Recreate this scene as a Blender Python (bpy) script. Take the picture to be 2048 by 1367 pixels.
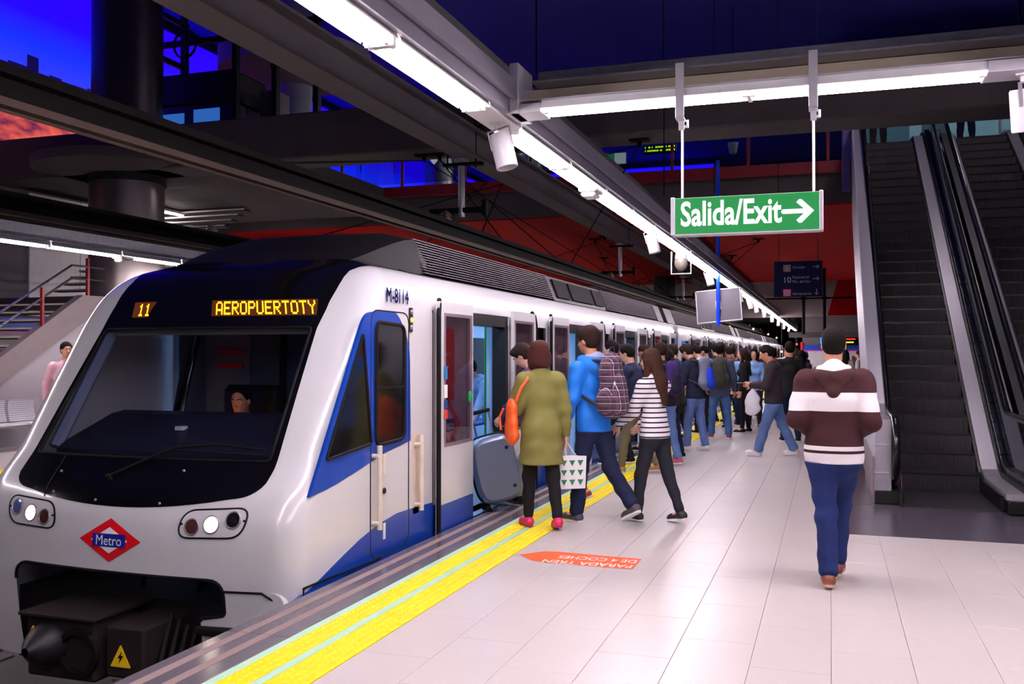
import bpy, bmesh, math, random
import numpy as np
from mathutils import Vector, Matrix
random.seed(7); rng = np.random.default_rng(7)
for o in list(bpy.data.objects): bpy.data.objects.remove(o)
S = bpy.context.scene
COL = S.collection
R = math.radians
# ------------------------------------------------------------------ camera
cd = bpy.data.cameras.new('camera'); cam = bpy.data.objects.new('camera', cd); COL.objects.link(cam)
cd.sensor_width = 36; cd.lens = 36*1900/2048; cd.clip_end = 300; cd.clip_start = 0.05
cam.location = (0, 0, 1.6); cam.rotation_euler = (R(90.739), 0, R(18.5)); S.camera = cam
# ------------------------------------------------------------------ world, exposure
w = bpy.data.worlds.new('world'); S.world = w; w.use_nodes = True
w.node_tree.nodes['Background'].inputs[0].default_value = (.35, .3, .5, 1)
w.node_tree.nodes['Background'].inputs[1].default_value = .010
S.view_settings.view_transform = 'Standard'; S.view_settings.look = 'None'; S.view_settings.gamma = 1
S.view_settings.use_curve_mapping = False
S.view_settings.exposure = 0.6
TUBE = 60.0        # strength of the fluorescent tubes
# ------------------------------------------------------------------ materials
MATS = {}
def lin(c):
    return tuple(((v/255)/12.92 if v/255 <= .04045 else ((v/255+.055)/1.055)**2.4) for v in c)
class NT:
    def __init__(s, name):
        s.m = bpy.data.materials.new(name); s.m.use_nodes = True
        s.t = s.m.node_tree; s.b = s.t.nodes['Principled BSDF']; s.o = s.t.nodes['Material Output']
    def n(s, typ, **kw):
        x = s.t.nodes.new(typ)
        for k, v in kw.items():
            if k.startswith('i_'): x.inputs[k[2:].replace('_', ' ')].default_value = v
            else: setattr(x, k, v)
        return x
    def l(s, a, b): s.t.links.new(a, b)
    def obj(s): return s.n('ShaderNodeTexCoord').outputs['Object']
    def math(s, op, a, b=None, c=None):
        x = s.n('ShaderNodeMath', operation=op)
        for i, v in enumerate((a, b, c)):
            if v is None: continue
            if isinstance(v, (int, float)): x.inputs[i].default_value = v
            else: s.l(v, x.inputs[i])
        return x.outputs[0]
    def mix(s, f, a, b):
        x = s.n('ShaderNodeMix', data_type='RGBA')
        for sock, v in ((x.inputs[0], f), (x.inputs[6], a), (x.inputs[7], b)):
            if isinstance(v, (int, float)): sock.default_value = v
            elif isinstance(v, tuple): sock.default_value = (*v[:3], 1)
            else: s.l(v, sock)
        return x.outputs[2]
    def xyz(s, v=None):
        x = s.n('ShaderNodeSeparateXYZ'); s.l(v or s.obj(), x.inputs[0]); return x.outputs
    def noise(s, scale, detail=4, stretch=None, vec=None):
        x = s.n('ShaderNodeTexNoise'); x.inputs['Scale'].default_value = scale; x.inputs['Detail'].default_value = detail
        v = vec or s.obj()
        if stretch:
            mp = s.n('ShaderNodeMapping'); mp.inputs['Scale'].default_value = stretch; s.l(v, mp.inputs[0]); v = mp.outputs[0]
        s.l(v, x.inputs['Vector']); return x.outputs['Fac']
    def bump(s, h, strength=.3, dist=.005):
        x = s.n('ShaderNodeBump'); x.inputs['Strength'].default_value = strength; x.inputs['Distance'].default_value = dist
        s.l(h, x.inputs['Height']); s.l(x.outputs[0], s.b.inputs['Normal'])
    def base(s, v):
        if isinstance(v, tuple): s.b.inputs['Base Color'].default_value = (*v[:3], 1)
        else: s.l(v, s.b.inputs['Base Color'])
def mat(name, c, rough=.5, metal=0., var=.12, scale=6., bump=0., bscale=60., spec=.5, stretch=None, rvar=0., coat=0.):
    """painted / plastic / metal / stone surface: colour in sRGB 0-255 with mottling, optional grain relief"""
    if name in MATS: return MATS[name]
    t = NT(name); c = lin(c)
    f = t.noise(scale, 5, stretch)
    a = tuple(v*(1-var) for v in c); b = tuple(min(1, v*(1+var)) for v in c)
    t.base(t.mix(f, a, b)); t.b.inputs['Roughness'].default_value = rough; t.b.inputs['Metallic'].default_value = metal
    t.b.inputs['Specular IOR Level'].default_value = spec
    if coat: t.b.inputs['Coat Weight'].default_value = coat; t.b.inputs['Coat Roughness'].default_value = .05
    if rvar: t.l(t.math('MULTIPLY_ADD', f, rvar, rough-rvar/2), t.b.inputs['Roughness'])
    if bump: t.bump(t.noise(bscale, 3, stretch), bump)
    MATS[name] = t.m; return t.m
def emit(name, c, strength):
    if name in MATS: return MATS[name]
    t = NT(name); t.base((0, 0, 0))
    t.b.inputs['Emission Color'].default_value = (*lin(c), 1); t.b.inputs['Emission Strength'].default_value = strength
    MATS[name] = t.m; return t.m
def glass(name, tint=(200, 215, 220), refl=.06, rough=.02, dens=.15, facing=.9):
    """thin pane: tinted transparency with a glossy skin that grows towards grazing angles"""
    if name in MATS: return MATS[name]
    t = NT(name); t.t.nodes.remove(t.b)
    tr = t.n('ShaderNodeBsdfTransparent'); tr.inputs[0].default_value = (*[v*(1-dens) for v in lin(tint)], 1)
    gl = t.n('ShaderNodeBsdfGlossy'); gl.inputs['Roughness'].default_value = rough
    lw = t.n('ShaderNodeLayerWeight'); lw.inputs[0].default_value = .35
    f = t.math('MULTIPLY_ADD', lw.outputs['Fresnel'], facing, refl)
    cl = t.n('ShaderNodeClamp'); t.l(f, cl.inputs[0])
    mx = t.n('ShaderNodeMixShader'); t.l(cl.outputs[0], mx.inputs[0]); t.l(tr.outputs[0], mx.inputs[1]); t.l(gl.outputs[0], mx.inputs[2])
    t.l(mx.outputs[0], t.o.inputs[0]); MATS[name] = t.m; return t.m
# ------------------------------------------------------------------ mesh builder and object bookkeeping
ORG = {}
class MB:
    def __init__(s): s.v = []; s.f = []; s.mi = []; s.cm = 0
    def add(s, vs, fs):
        k = len(s.v); s.v += [tuple(map(float, p)) for p in vs]; s.f += [tuple(i+k for i in f) for f in fs]; s.mi += [s.cm]*len(fs); return s
    def box(s, x0, x1, y0, y1, z0, z1, b=0.):
        if b <= 0:
            vs = [(x, y, z) for z in (z0, z1) for y in (y0, y1) for x in (x0, x1)]
            return s.add(vs, [(0, 2, 3, 1), (4, 5, 7, 6), (0, 1, 5, 4), (2, 6, 7, 3), (0, 4, 6, 2), (1, 3, 7, 5)])
        b = min(b, (x1-x0)/2.01, (y1-y0)/2.01, (z1-z0)/2.01)
        vs = []; idx = {}
        lo = (x0, y0, z0); hi = (x1, y1, z1)
        for sx in (0, 1):
            for sy in (0, 1):
                for sz in (0, 1):
                    sg = (sx, sy, sz)
                    for ax in range(3):
                        p = [0, 0, 0]
                        for k in range(3):
                            e = hi[k] if sg[k] else lo[k]
                            p[k] = e if k == ax else e+(-b if sg[k] else b)
                        idx[(sg, ax)] = len(vs); vs.append(p)
        fs = []
        for ax in range(3):
            o1, o2 = (ax+1) % 3, (ax+2) % 3
            for d in (0, 1):
                q = []
                for (i, j) in ((0, 0), (1, 0), (1, 1), (0, 1)):
                    sg = [0, 0, 0]; sg[ax] = d; sg[o1] = i; sg[o2] = j; q.append(idx[(tuple(sg), ax)])
                fs.append(tuple(q if d else q[::-1]))
            for i in (0, 1):
                for j in (0, 1):
                    q = []
                    sg = [0, 0, 0]; sg[o1] = i; sg[o2] = j
                    a = list(sg); a[ax] = 0; c = list(sg); c[ax] = 1
                    q = [idx[(tuple(a), o1)], idx[(tuple(c), o1)], idx[(tuple(c), o2)], idx[(tuple(a), o2)]]
                    fs.append(tuple(q))
        for sx in (0, 1):
            for sy in (0, 1):
                for sz in (0, 1):
                    fs.append(tuple(idx[((sx, sy, sz), k)] for k in range(3)))
        return s.add(vs, fs)
    def prism(s, poly, ax, a0, a1):
        """polygon in the two other axes (in xyz order) extruded along axis ax"""
        n = len(poly); vs = []
        for a in (a0, a1):
            for p in poly:
                q = list(p); q.insert(ax, a); vs.append(q)
        fs = [tuple(range(n))[::-1], tuple(range(n, 2*n))]+[(i, (i+1) % n, n+(i+1) % n, n+i) for i in range(n)]
        return s.add(vs, fs)
    def tube(s, pts, r, n=8, cap=True, closed=False):
        pts = [Vector(p) for p in pts]; m = len(pts); rs = r if hasattr(r, '__len__') else [r]*m
        up = None; vs = []
        for i, p in enumerate(pts):
            if closed: t = (pts[(i+1) % m]-pts[i-1])
            else: t = (pts[min(i+1, m-1)]-pts[max(i-1, 0)])
            t = t.normalized() if t.length > 1e-9 else Vector((0, 0, 1))
            if up is None: up = t.orthogonal().normalized()
            up = (up-t*up.dot(t)); up = up.normalized() if up.length > 1e-6 else t.orthogonal().normalized()
            sd = t.cross(up)
            for k in range(n):
                a = 2*math.pi*k/n; vs.append(p+up*(math.cos(a)*rs[i])+sd*(math.sin(a)*rs[i]))
        fs = []
        for i in range(m if closed else m-1):
            j = (i+1) % m
            fs += [(i*n+k, i*n+(k+1) % n, j*n+(k+1) % n, j*n+k) for k in range(n)]
        if cap and not closed: fs += [tuple(range(n))[::-1], tuple(range((m-1)*n, m*n))]
        return s.add(vs, fs)
    def cyl(s, p0, p1, r0, r1=None, n=16): return s.tube([p0, p1], [r0, r0 if r1 is None else r1], n)
    def lathe(s, prof, c=(0, 0, 0), n=24, axis=2, cap=False):
        """profile of (r, h) turned about axis through c"""
        vs = []
        for r, h in prof:
            for k in range(n):
                a = 2*math.pi*k/n; u, v_ = r*math.cos(a), r*math.sin(a)
                q = [(h, u, v_), (v_, h, u), (u, v_, h)][axis]
                vs.append([q[i]+c[i] for i in range(3)])
        m = len(prof); fs = [(i*n+k, i*n+(k+1) % n, (i+1)*n+(k+1) % n, (i+1)*n+k) for i in range(m-1) for k in range(n)]
        if cap: fs += [tuple(range(n))[::-1], tuple(range((m-1)*n, m*n))]
        return s.add(vs, fs)
    def grid(s, rows, flip=False, closed=False):
        """rows of equal-length point lists"""
        m, n = len(rows), len(rows[0]); vs = [p for r in rows for p in r]; fs = []
        for i in range(m-1):
            for k in range(n if closed else n-1):
                q = (i*n+k, i*n+(k+1) % n, (i+1)*n+(k+1) % n, (i+1)*n+k); fs.append(q[::-1] if flip else q)
        return s.add(vs, fs)
    def sphere(s, c, r, n=12, m=8):
        r = r if hasattr(r, '__len__') else (r, r, r)
        rows = []
        for i in range(m+1):
            a = math.pi*i/m; a = min(max(a, .02), math.pi-.02)
            rows.append([(c[0]+r[0]*math.sin(a)*math.cos(2*math.pi*k/n), c[1]+r[1]*math.sin(a)*math.sin(2*math.pi*k/n), c[2]-r[2]*math.cos(a)) for k in range(n)])
        return s.grid(rows, closed=True)
    def xf(s, M, start=0):
        s.v = s.v[:start]+[tuple(M @ Vector(p)) for p in s.v[start:]]; return s
    def parts(s, name, m, parent=None, smooth=None, label=None):
        """each connected piece becomes a part of its own"""
        n = len(s.v); p = list(range(n))
        def fd(i):
            while p[i] != i: p[i] = p[p[i]]; i = p[i]
            return i
        for f in s.f:
            a = fd(f[0])
            for j in f[1:]: p[fd(j)] = a
        g = {}
        for f in s.f: g.setdefault(fd(f[0]), []).append(f)
        out = []
        for fs in g.values():
            ids = sorted({i for f in fs for i in f}); mp = {i: k for k, i in enumerate(ids)}
            q = MB(); q.add([s.v[i] for i in ids], [tuple(mp[i] for i in f) for f in fs]); out.append(q.build(name, m, parent, smooth, None, label))
        return out
    def build(s, name, m, parent=None, smooth=None, kind=None, label=None):
        me = bpy.data.meshes.new(name); o3 = np.array(ORG.get(parent, (0, 0, 0))) if parent else np.zeros(3)
        vs = np.array(s.v, dtype=float)-o3
        me.from_pydata(vs.tolist(), [], s.f)
        for k in (m if isinstance(m, (list, tuple)) else [m]): me.materials.append(k)
        if s.cm: me.polygons.foreach_set('material_index', s.mi)
        if smooth is not None:
            me.polygons.foreach_set('use_smooth', [True]*len(me.polygons)); me.set_sharp_from_angle(angle=R(smooth))
        me.validate(); me.update()
        return link(name, me, parent, kind, label)
def link(name, me, parent=None, kind=None, label=None):
    o = bpy.data.objects.new(name, me); COL.objects.link(o)
    if parent: o.parent = parent; ORG[o] = ORG.get(parent, (0, 0, 0))
    if kind: o['kind'] = kind
    if label: o['label'] = label
    return o
def tag(o, label, cat, group=None):
    o['label'] = label; o['category'] = cat
    if group: o['group'] = group
    return o
def thing(name, label, cat, loc=(0, 0, 0), rotz=0, group=None, local=False):
    o = bpy.data.objects.new(name, None); COL.objects.link(o); o.location = loc; o.rotation_euler = (0, 0, rotz)
    o.empty_display_size = .1
    ORG[o] = (0, 0, 0) if local else loc
    return tag(o, label, cat, group)
def children(o): return [c for c in bpy.data.objects if c.parent == o]
def copy_tree(o, parent=None, kids=None):
    kids = kids if kids is not None else build_kids()
    c = o.copy(); COL.objects.link(c); c.parent = parent
    for ch in kids.get(o, []): copy_tree(ch, c, kids)
    return c
def build_kids():
    k = {}
    for o in bpy.data.objects:
        if o.parent: k.setdefault(o.parent, []).append(o)
    return k
def text_mesh(body, size, xscale=1., bold=0., depth=0., align='LEFT', shear=0., space=1.):
    """flat lettering as mesh data in its xy plane"""
    cu = bpy.data.curves.new('txt', 'FONT'); cu.body = body; cu.size = size; cu.offset = bold; cu.extrude = depth
    cu.align_x = align; cu.shear = shear; cu.resolution_u = 3; cu.space_character = space
    o = bpy.data.objects.new('txt', cu); COL.objects.link(o)
    bpy.context.view_layer.update()
    me = bpy.data.meshes.new_from_object(o.evaluated_get(bpy.context.evaluated_depsgraph_get()))
    bpy.data.objects.remove(o); bpy.data.curves.remove(cu)
    v = np.empty(len(me.vertices)*3); me.vertices.foreach_get('co', v); v = v.reshape(-1, 3); v[:, 0] *= xscale
    f = [tuple(p.vertices) for p in me.polygons]; bpy.data.meshes.remove(me)
    return v, f
def lettering(name, body, size, origin, right, up, m, parent, **kw):
    v, f = text_mesh(body, size, **kw)
    o = np.array(origin, float); r = np.array(right, float); u = np.array(up, float); n = np.cross(r, u)
    mb = MB(); mb.add(o+v[:, :1]*r+v[:, 1:2]*u+v[:, 2:3]*n, f); return mb.build(name, m, parent)
_u = ['first', 'second', 'third', 'fourth', 'fifth', 'sixth', 'seventh', 'eighth', 'ninth']
ORD = _u+['tenth', 'eleventh', 'twelfth', 'thirteenth', 'fourteenth', 'fifteenth', 'sixteenth', 'seventeenth', 'eighteenth', 'nineteenth']
for _a, _b in (('twenty', 'twentieth'), ('thirty', 'thirtieth'), ('forty', 'fortieth'), ('fifty', 'fiftieth'), ('sixty', 'sixtieth')): ORD += [_b]+[_a+'-'+k for k in _u]
# common surfaces
M_white = mat('white_train_paint', (208, 206, 212), .22, 0, .03, 3, coat=.3)
M_blue = mat('blue_train_paint', (14, 58, 150), .28, 0, .06, 3, coat=.3)
M_black = mat('black_gloss_panel', (8, 8, 12), .12, 0, .1, 5)
M_rub = mat('black_rubber', (12, 11, 13), .65, 0, .2, 9, spec=.15)
M_dark = mat('dark_painted_steel', (26, 24, 28), .5, .3, .25, 7)
M_steel = mat('brushed_stainless', (165, 165, 172), .3, 1., .12, 4, stretch=(1, 1, 14), rvar=.2)
M_tray = mat('lavender_steel_tray', (124, 119, 136), .5, .2, .1, 4)
M_can = mat('white_can_enamel', (188, 184, 194), .45, 0, .04, 5)
M_galv = mat('galvanised_steel', (150, 148, 158), .45, .7, .3, 14, rvar=.3)
M_alu = mat('pale_anodised_aluminium', (196, 193, 204), .4, .3, .08, 4)
M_wplas = mat('white_enamel', (228, 226, 230), .35, 0, .04, 5)
M_conc = mat('grey_concrete', (70, 63, 65), .85, 0, .25, 2.2, .3, 40)
M_navy = mat('navy_ceiling_paint', (62, 66, 180), .8, 0, .2, .8)
M_red = mat('red_soffit_paint', (150, 8, 8), .8, 0, .15, 1.2, .1, 20, .1)
M_redsteel = mat('dark_red_steel', (120, 16, 26), .45, .1, .15, 6)
M_glassd = glass('dark_tinted_glass', (70, 60, 70), .08, .02, .3)
M_glass = glass('clear_pane', (215, 228, 228), .04, .02, .1)
M_tube = emit('lit_fluorescent_tube', (255, 241, 247), TUBE)
# ================================================================== STATION: floors, trackbed, platforms
XE = -3.32          # platform edge
def floor_tile_mat():
    t = NT('pale_terrazzo_tile')
    oi = t.n('ShaderNodeObjectInfo').outputs['Random']
    geo = t.n('ShaderNodeNewGeometry').outputs['Position']
    a = t.noise(220, 2, vec=geo); b = t.noise(1.3, 3, vec=geo)
    c = t.mix(a, lin((190, 180, 178)), lin((214, 205, 202)))
    c = t.mix(t.math('MULTIPLY', b, .35), c, lin((180, 168, 166)))
    c = t.mix(t.math('MULTIPLY', oi, .18), c, lin((184, 174, 174)))
    t.base(c); t.b.inputs['Roughness'].default_value = .3
    return t.m
M_tile = floor_tile_mat()
M_grout = mat('grey_grout', (120, 112, 112), .8)
M_gran = mat('dark_polished_granite', (92, 86, 94), .22, 0, .35, 120, rvar=.2)
M_grip = mat('grey_grip_band', (128, 108, 106), .7, 0, .15, 60)
M_mint = mat('mint_green_line_paint', (176, 216, 190), .5, 0, .08, 9)
M_yel = mat('yellow_tactile_rubber', (240, 214, 8), .5, 0, .08, 5)
def granite_floor_mat():
    t = NT('dark_granite_slab'); g = t.n('ShaderNodeNewGeometry').outputs['Position']
    f = t.noise(150, 2, vec=g); b = t.noise(1.1, 3, vec=g)
    t.base(t.mix(f, lin((58, 52, 62)), lin((92, 84, 96)))); t.b.inputs['Roughness'].default_value = .25; return t.m
M_gslab = granite_floor_mat()
fl = MB().box(-3.30, 9, -8, 62, -.35, -.008).build('floor', M_grout); fl['kind'] = 'structure'
ORG[fl] = (0, 0, 0)
def camdist(x, y): return math.hypot(x, y)
def visible(x, y):
    a = math.degrees(math.atan2(x, y)); return -47.5 < a < 10.5 and y > 3
tm = MB().box(-.199, .199, -.394, .394, -.02, 0, .002)
tme = None; cand = []
nx = 0
for i in range(29):
    x = -2.40+.2+.4*i
    for j in range(-6, 66):
        y = .28+.4*(i % 2)+.79*j
        if y > 50: continue
        if x > -.05 and y-.394 > 8.9: continue
        cand.append((camdist(x, y) if visible(x, y) else 1e3+camdist(x, y), x, y))
cand.sort(); rest = MB(); nt = 0
for k, (d, x, y) in enumerate(cand):
    y1 = 8.985 if (x > -.05 and y+.394 > 8.97) else None
    if nt < 300 and d < 900 and y1 is None:
        nt += 1
        if tme is None:
            o = tm.build('floor_tile', M_tile, fl); tme = o.data
        else: o = link('floor_tile', tme, fl)
        o.location = (x, y, 0)
    else: rest.box(x-.199, x+.199, y-.394, y1 or y+.394, -.02, 0)
# cut row of tiles against the dark granite
rest.build('far_floor_tiles', M_tile, fl, kind='stuff')
# dark granite apron round the escalators: slabs with fine joints
for i in range(9):
    for j in range(4):
        MB().box(.9*i+.002, .9*(i+1)-.002, 8.99+.9*j+.002, 8.99+.9*(j+1)-.002, -.03, 0, .002).build('granite_slab', M_gslab, fl)
for j in range(20):
    MB().box(.002, .448, 12.59+1.2*j+.002, 12.59+1.2*(j+1)-.002, -.03, 0, .002).build('granite_slab', M_gslab, fl)
MB().box(5, 8.9, 12.59, 50, -.03, 0).build('granite_slab', M_gslab, fl)
# edge coping of dark granite with two grip bands
for j in range(26):
    y0 = -3+1.93*j
    s = MB().box(XE, -2.905, y0+.002, y0+1.926, -.2, 0, .006).build('edge_coping', M_gran, fl)
    for xa, xb in ((-3.235, -3.175), (-3.085, -3.025)):
        MB().box(xa, xb, y0+.002, y0+1.926, -.004, .0018).build('grip_band', M_grip, s)
# mint lines and yellow tactile strips with studs
for j in range(45):
    y0 = -2+1.2*j
    MB().box(-2.900, -2.845, y0+.001, y0+1.199, -.02, .0012).build('mint_line', M_mint, fl)
    MB().box(-2.675, -2.620, y0+.001, y0+1.199, -.02, .0035).build('mint_line', M_mint, fl)
for j in range(104):
    y0 = .4+.4*j
    for (xa, xb, n) in ((-2.842, -2.678, 3), (-2.617, -2.402, 4)):
        MB().box(xa, xb, y0+.0008, y0+.3992, -.02, .003).build('tactile_tile', M_yel, fl)
st = MB()
for (xa, n) in ((-2.842, 3), (-2.617, 4)):
    for j in range(int((24-3)/.0535)):
        for i in range(n):
            cx = xa+.0273+.0535*i; cy = 3+.0535*j
            k = len(st.v); ring = []
            for (r, z) in ((.0155, .003), (.011, .0085)):
                ring += [(cx+r*math.cos(a*math.pi/4), cy+r*math.sin(a*math.pi/4), z) for a in range(8)]
            st.add(ring, [(a, (a+1) % 8, 8+(a+1) % 8, 8+a) for a in range(8)]+[tuple(range(8, 16))])
st.build('tactile_studs', M_yel, fl, smooth=30, kind='stuff')
# platform front wall and trackbed
M_ballast = mat('oily_trackbed_concrete', (52, 44, 44), .8, 0, .4, 9, .5, 60)
o = MB().box(-3.30, -3.0, -8, 90, -1.5, -.2).box(-3.3, 9, 62, 90, -.35, -.01).build('wall_platform_front', M_conc); o['kind'] = 'structure'
tb = MB().box(-10.6, -3.1, -8, 120, -1.7, -1.25).build('floor_trackbed', M_ballast); tb['kind'] = 'structure'; ORG[tb] = (0, 0, 0)
M_rail = mat('worn_steel_rail', (120, 104, 98), .35, .9, .3, 8)
M_sleeper = mat('stained_concrete_sleeper', (84, 74, 72), .85, 0, .3, 6, .4, 40)
for xc in (-4.82, -8.45):
    for dx in (-.7225, .7225):
        x = xc+dx
        prof = [(x-.07, -1.25), (x+.07, -1.25), (x+.07, -1.235), (x+.012, -1.215), (x+.012, -1.13), (x+.036, -1.115), (x+.036, -1.08), (x-.036, -1.08), (x-.036, -1.115), (x-.012, -1.13), (x-.012, -1.215), (x-.07, -1.235)]
        m = MB(); m.prism(prof, 1, -8, 110); r_ = m.build('track_rail', M_rail)
        tag(r_, {(-4.82, -.7225): 'steel running rail under the train, farther from the tiled platform', (-4.82, .7225): 'steel running rail under the train beside the tiled platform edge', (-8.45, -.7225): 'steel rail of the empty track beside the far platform', (-8.45, .7225): 'steel rail of the empty track next to the train'}[(xc, dx)], 'rail')
    for j in range(26):
        MB().box(xc-1.15, xc+1.15, .3+.65*j, .55+.65*j, -1.26, -1.232, .01).build('sleeper', M_sleeper, tb)
# opposite platform
of = MB().box(-18, -9.98, -2, 90, -1.6, -.008).build('floor_far_platform', M_conc); of['kind'] = 'structure'; ORG[of] = (0, 0, 0)
MB().box(-17.9, -10.95, -2, 60, -.02, 0).build('far_paving', M_tile, of, kind='stuff')
for j in range(30):
    MB().box(-10.0, -9.96+.0, 1+1.5*j, 2.497+1.5*j, -.25, .0).build('edge_coping', M_gran, of)
    MB().box(-10.4, -10.0, 1+1.5*j, 2.497+1.5*j, -.02, .0).build('edge_slab', M_gran, of)
for j in range(60):
    MB().box(-10.90, -10.48, 2+.75*j, 2.748+.75*j, -.02, .006).build('tactile_tile', M_yel, of)
# ================================================================== STATION: shell, slabs, beams
def struct(o): o['kind'] = 'structure'; return o
struct(MB().box(-22, 12, -10, 48, 10.6, 10.9).build('ceiling', M_navy))
M_wallw = mat('white_vitrex_wall', (148, 140, 146), .35, 0, .05, 2)
M_darkwall = mat('dark_hall_wall', (40, 36, 44), .8, 0, .2, 2)
struct(MB().box(-22.3, -22, -10, 90, -.3, 10.9).build('wall_left', M_darkwall))
struct(MB().box(9, 9.3, -10, 62, -.3, 10.9).build('wall_right', mat('grey_cladding_wall', (120, 116, 126), .6)))
struct(MB().box(-22, 9.3, -10.3, -10, -1.6, 10.9).build('wall_back', M_darkwall))
# mezzanine: near cross slab (narrow footbridge) and deep far slab with red soffit
struct(MB().box(-22, 9, 15.2, 16.1, 5.18, 6.02, .03).box(-22, -11.2, 16.1, 22.9, 5.3, 6.0).build('floor_footbridge', M_conc))
struct(MB().box(-22, .45, 22.9, 46.8, 5.06, 5.98).box(.45, 9, 22.4, 46.8, 5.06, 5.98).build('floor_mezzanine', M_conc))
rs = struct(MB().box(-22, 2.4, 22.95, 46.6, 5.03, 5.06).build('ceiling_red_soffit', M_red)); ORG[rs] = (0, 0, 0)
struct(MB().prism([(-.1, 3.4), (1.3, 3.4), (1.3, 5.03), (.35, 5.03)], 1, 46.6, 46.75).build('wall_red_return', M_red))
struct(MB().box(-22, 9, 46.8, 47.2, 3.35, 5.95).build('wall_far_beam', mat('pale_far_concrete', (150, 138, 138), .85, 0, .3, .9)))
# far end: white wall with blue and magenta band, tunnel mouth
wf = struct(MB().box(-1.17, 9, 45, 45.3, 0, 3.3).build('wall_far', mat('grey_far_wall', (96, 90, 96), .7))); ORG[wf] = (0, 0, 0)
MB().box(-1.15, 8.9, 44.96, 45, .0, 1.74).build('white_cladding', mat('far_white_cladding', (232, 226, 230), .4), wf)
MB().box(-1.15, 8.9, 44.955, 45, 1.78, 2.01).build('blue_band', mat('blue_wall_band', (28, 62, 190), .4), wf)
MB().box(-1.15, 8.9, 44.955, 45, 1.74, 1.78).build('magenta_band', mat('magenta_wall_band', (220, 70, 190), .4), wf)
MB().box(-1.26, -1.16, 44.9, 45.0, 0, 2.15, .01).build('red_edge_post', mat('bright_red_post', (226, 20, 36), .4), wf)
for k in range(7): MB().box(-1.14+1.3*k+1.28, -1.14+1.3*k+1.286, 44.953, 44.96, 0, 1.74).build('cladding_joint', M_grout, wf)
struct(MB().box(-22, -1.2, 100, 100.4, -1.6, 6).build('wall_tunnel_end', mat('tunnel_black', (10, 9, 12), .9)))
struct(MB().box(-22, 9, 47.2, 100, 3.95, 4.3).build('ceiling_tunnel', mat('tunnel_dark', (24, 21, 25), .9)))
struct(MB().box(-1.6, -1.4, 62, 100, -.3, 4).build('wall_tunnel', MATS['tunnel_dark']))
# long beam over the track and its brackets
M_beam = mat('taupe_steel_beam', (76, 67, 71), .6, .1, .15, 2)
b = MB().box(-4.66, -4.34, -4, 46.8, 4.17, 4.20).box(-4.66, -4.34, -4, 46.8, 4.52, 4.55).box(-4.60, -4.40, -4, 46.8, 4.2, 4.52).build('trim_1', M_beam); struct(b)
struct(MB().box(-3.62, -3.42, -4, 46.8, 4.66, 4.72).box(-3.62, -3.59, -4, 46.8, 4.72, 4.84).box(-3.45, -3.42, -4, 46.8, 4.72, 4.84).build('trim_2', M_beam))
# overhead conductor: rigid bar assemblies over both tracks
M_cond = mat('sooty_catenary_steel', (11, 9, 11), .8, 0, .3, 6, spec=.1)
M_condb = mat('dull_bronze_conductor', (62, 48, 44), .7, 0, .25, 5, spec=.2)
for xc, lab in ((-4.82, 'above the train roof'), (-8.5, 'above the empty far track')):
    t = thing('conductor_beam', 'dark rigid overhead conductor beam running %s' % lab, 'catenary', (xc, 0, 3.0))
    MB().box(xc-.11, xc+.11, -4, 98, 3.30, 3.36).box(xc-.02, xc+.02, -4, 98, 3.17, 3.30).build('carrier', M_cond, t)
    MB().box(xc-.055, xc+.055, -4, 98, 3.12, 3.17).build('conductor_bar', M_condb, t)
    MB().tube([(xc, -4, 3.10), (xc, 98, 3.10)], .012, 6).build('contact_wire', M_condb, t)
    for j in range(9):
        y = 1.65+10*j
        m = MB().cyl((xc, y, 3.36), (xc, y, 3.50), .05, .05, 10)
        for q in range(3): m.cyl((xc, y, 3.38+.04*q), (xc, y, 3.395+.04*q), .075, .075, 12)
        m.build('insulator', mat('brown_insulator', (70, 36, 30), .3), t)
# drop posts from the long beam with cantilever arms
for j in range(5):
    y = 1.65+10*j
    t = thing('catenary_hanger', 'grey drop post with clamp arm under the long beam, %s from the camera' % ORD[j], 'hanger', (-4.6, y, 3.3), group='catenary hangers')
    m = MB().cyl((-4.6, y, 3.40), (-4.6, y, 4.17), .045, .045, 14).cyl((-4.6, y, 4.14), (-4.6, y, 4.17), .1, .1, 14)
    m.build('post', M_galv, t)
    MB().box(-5.05, -4.25, y-.035, y+.035, 3.46, 3.53, .01).box(-4.3, -4.24, y-.05, y+.05, 3.42, 3.62).build('arm', M_cond, t)
    m = MB()
    for dx in (-.11, .11):
        m.cyl((-4.6+dx*1.8, y, 4.05), (-4.6+dx*1.8, y, 4.75), .012, .012, 6)
    m.box(-4.85, -4.3, y-.05, y+.05, 4.555, 4.60).box(-4.85, -4.3, y-.05, y+.05, 4.08, 4.12).build('clamp_bolts', M_cond, t)
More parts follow.
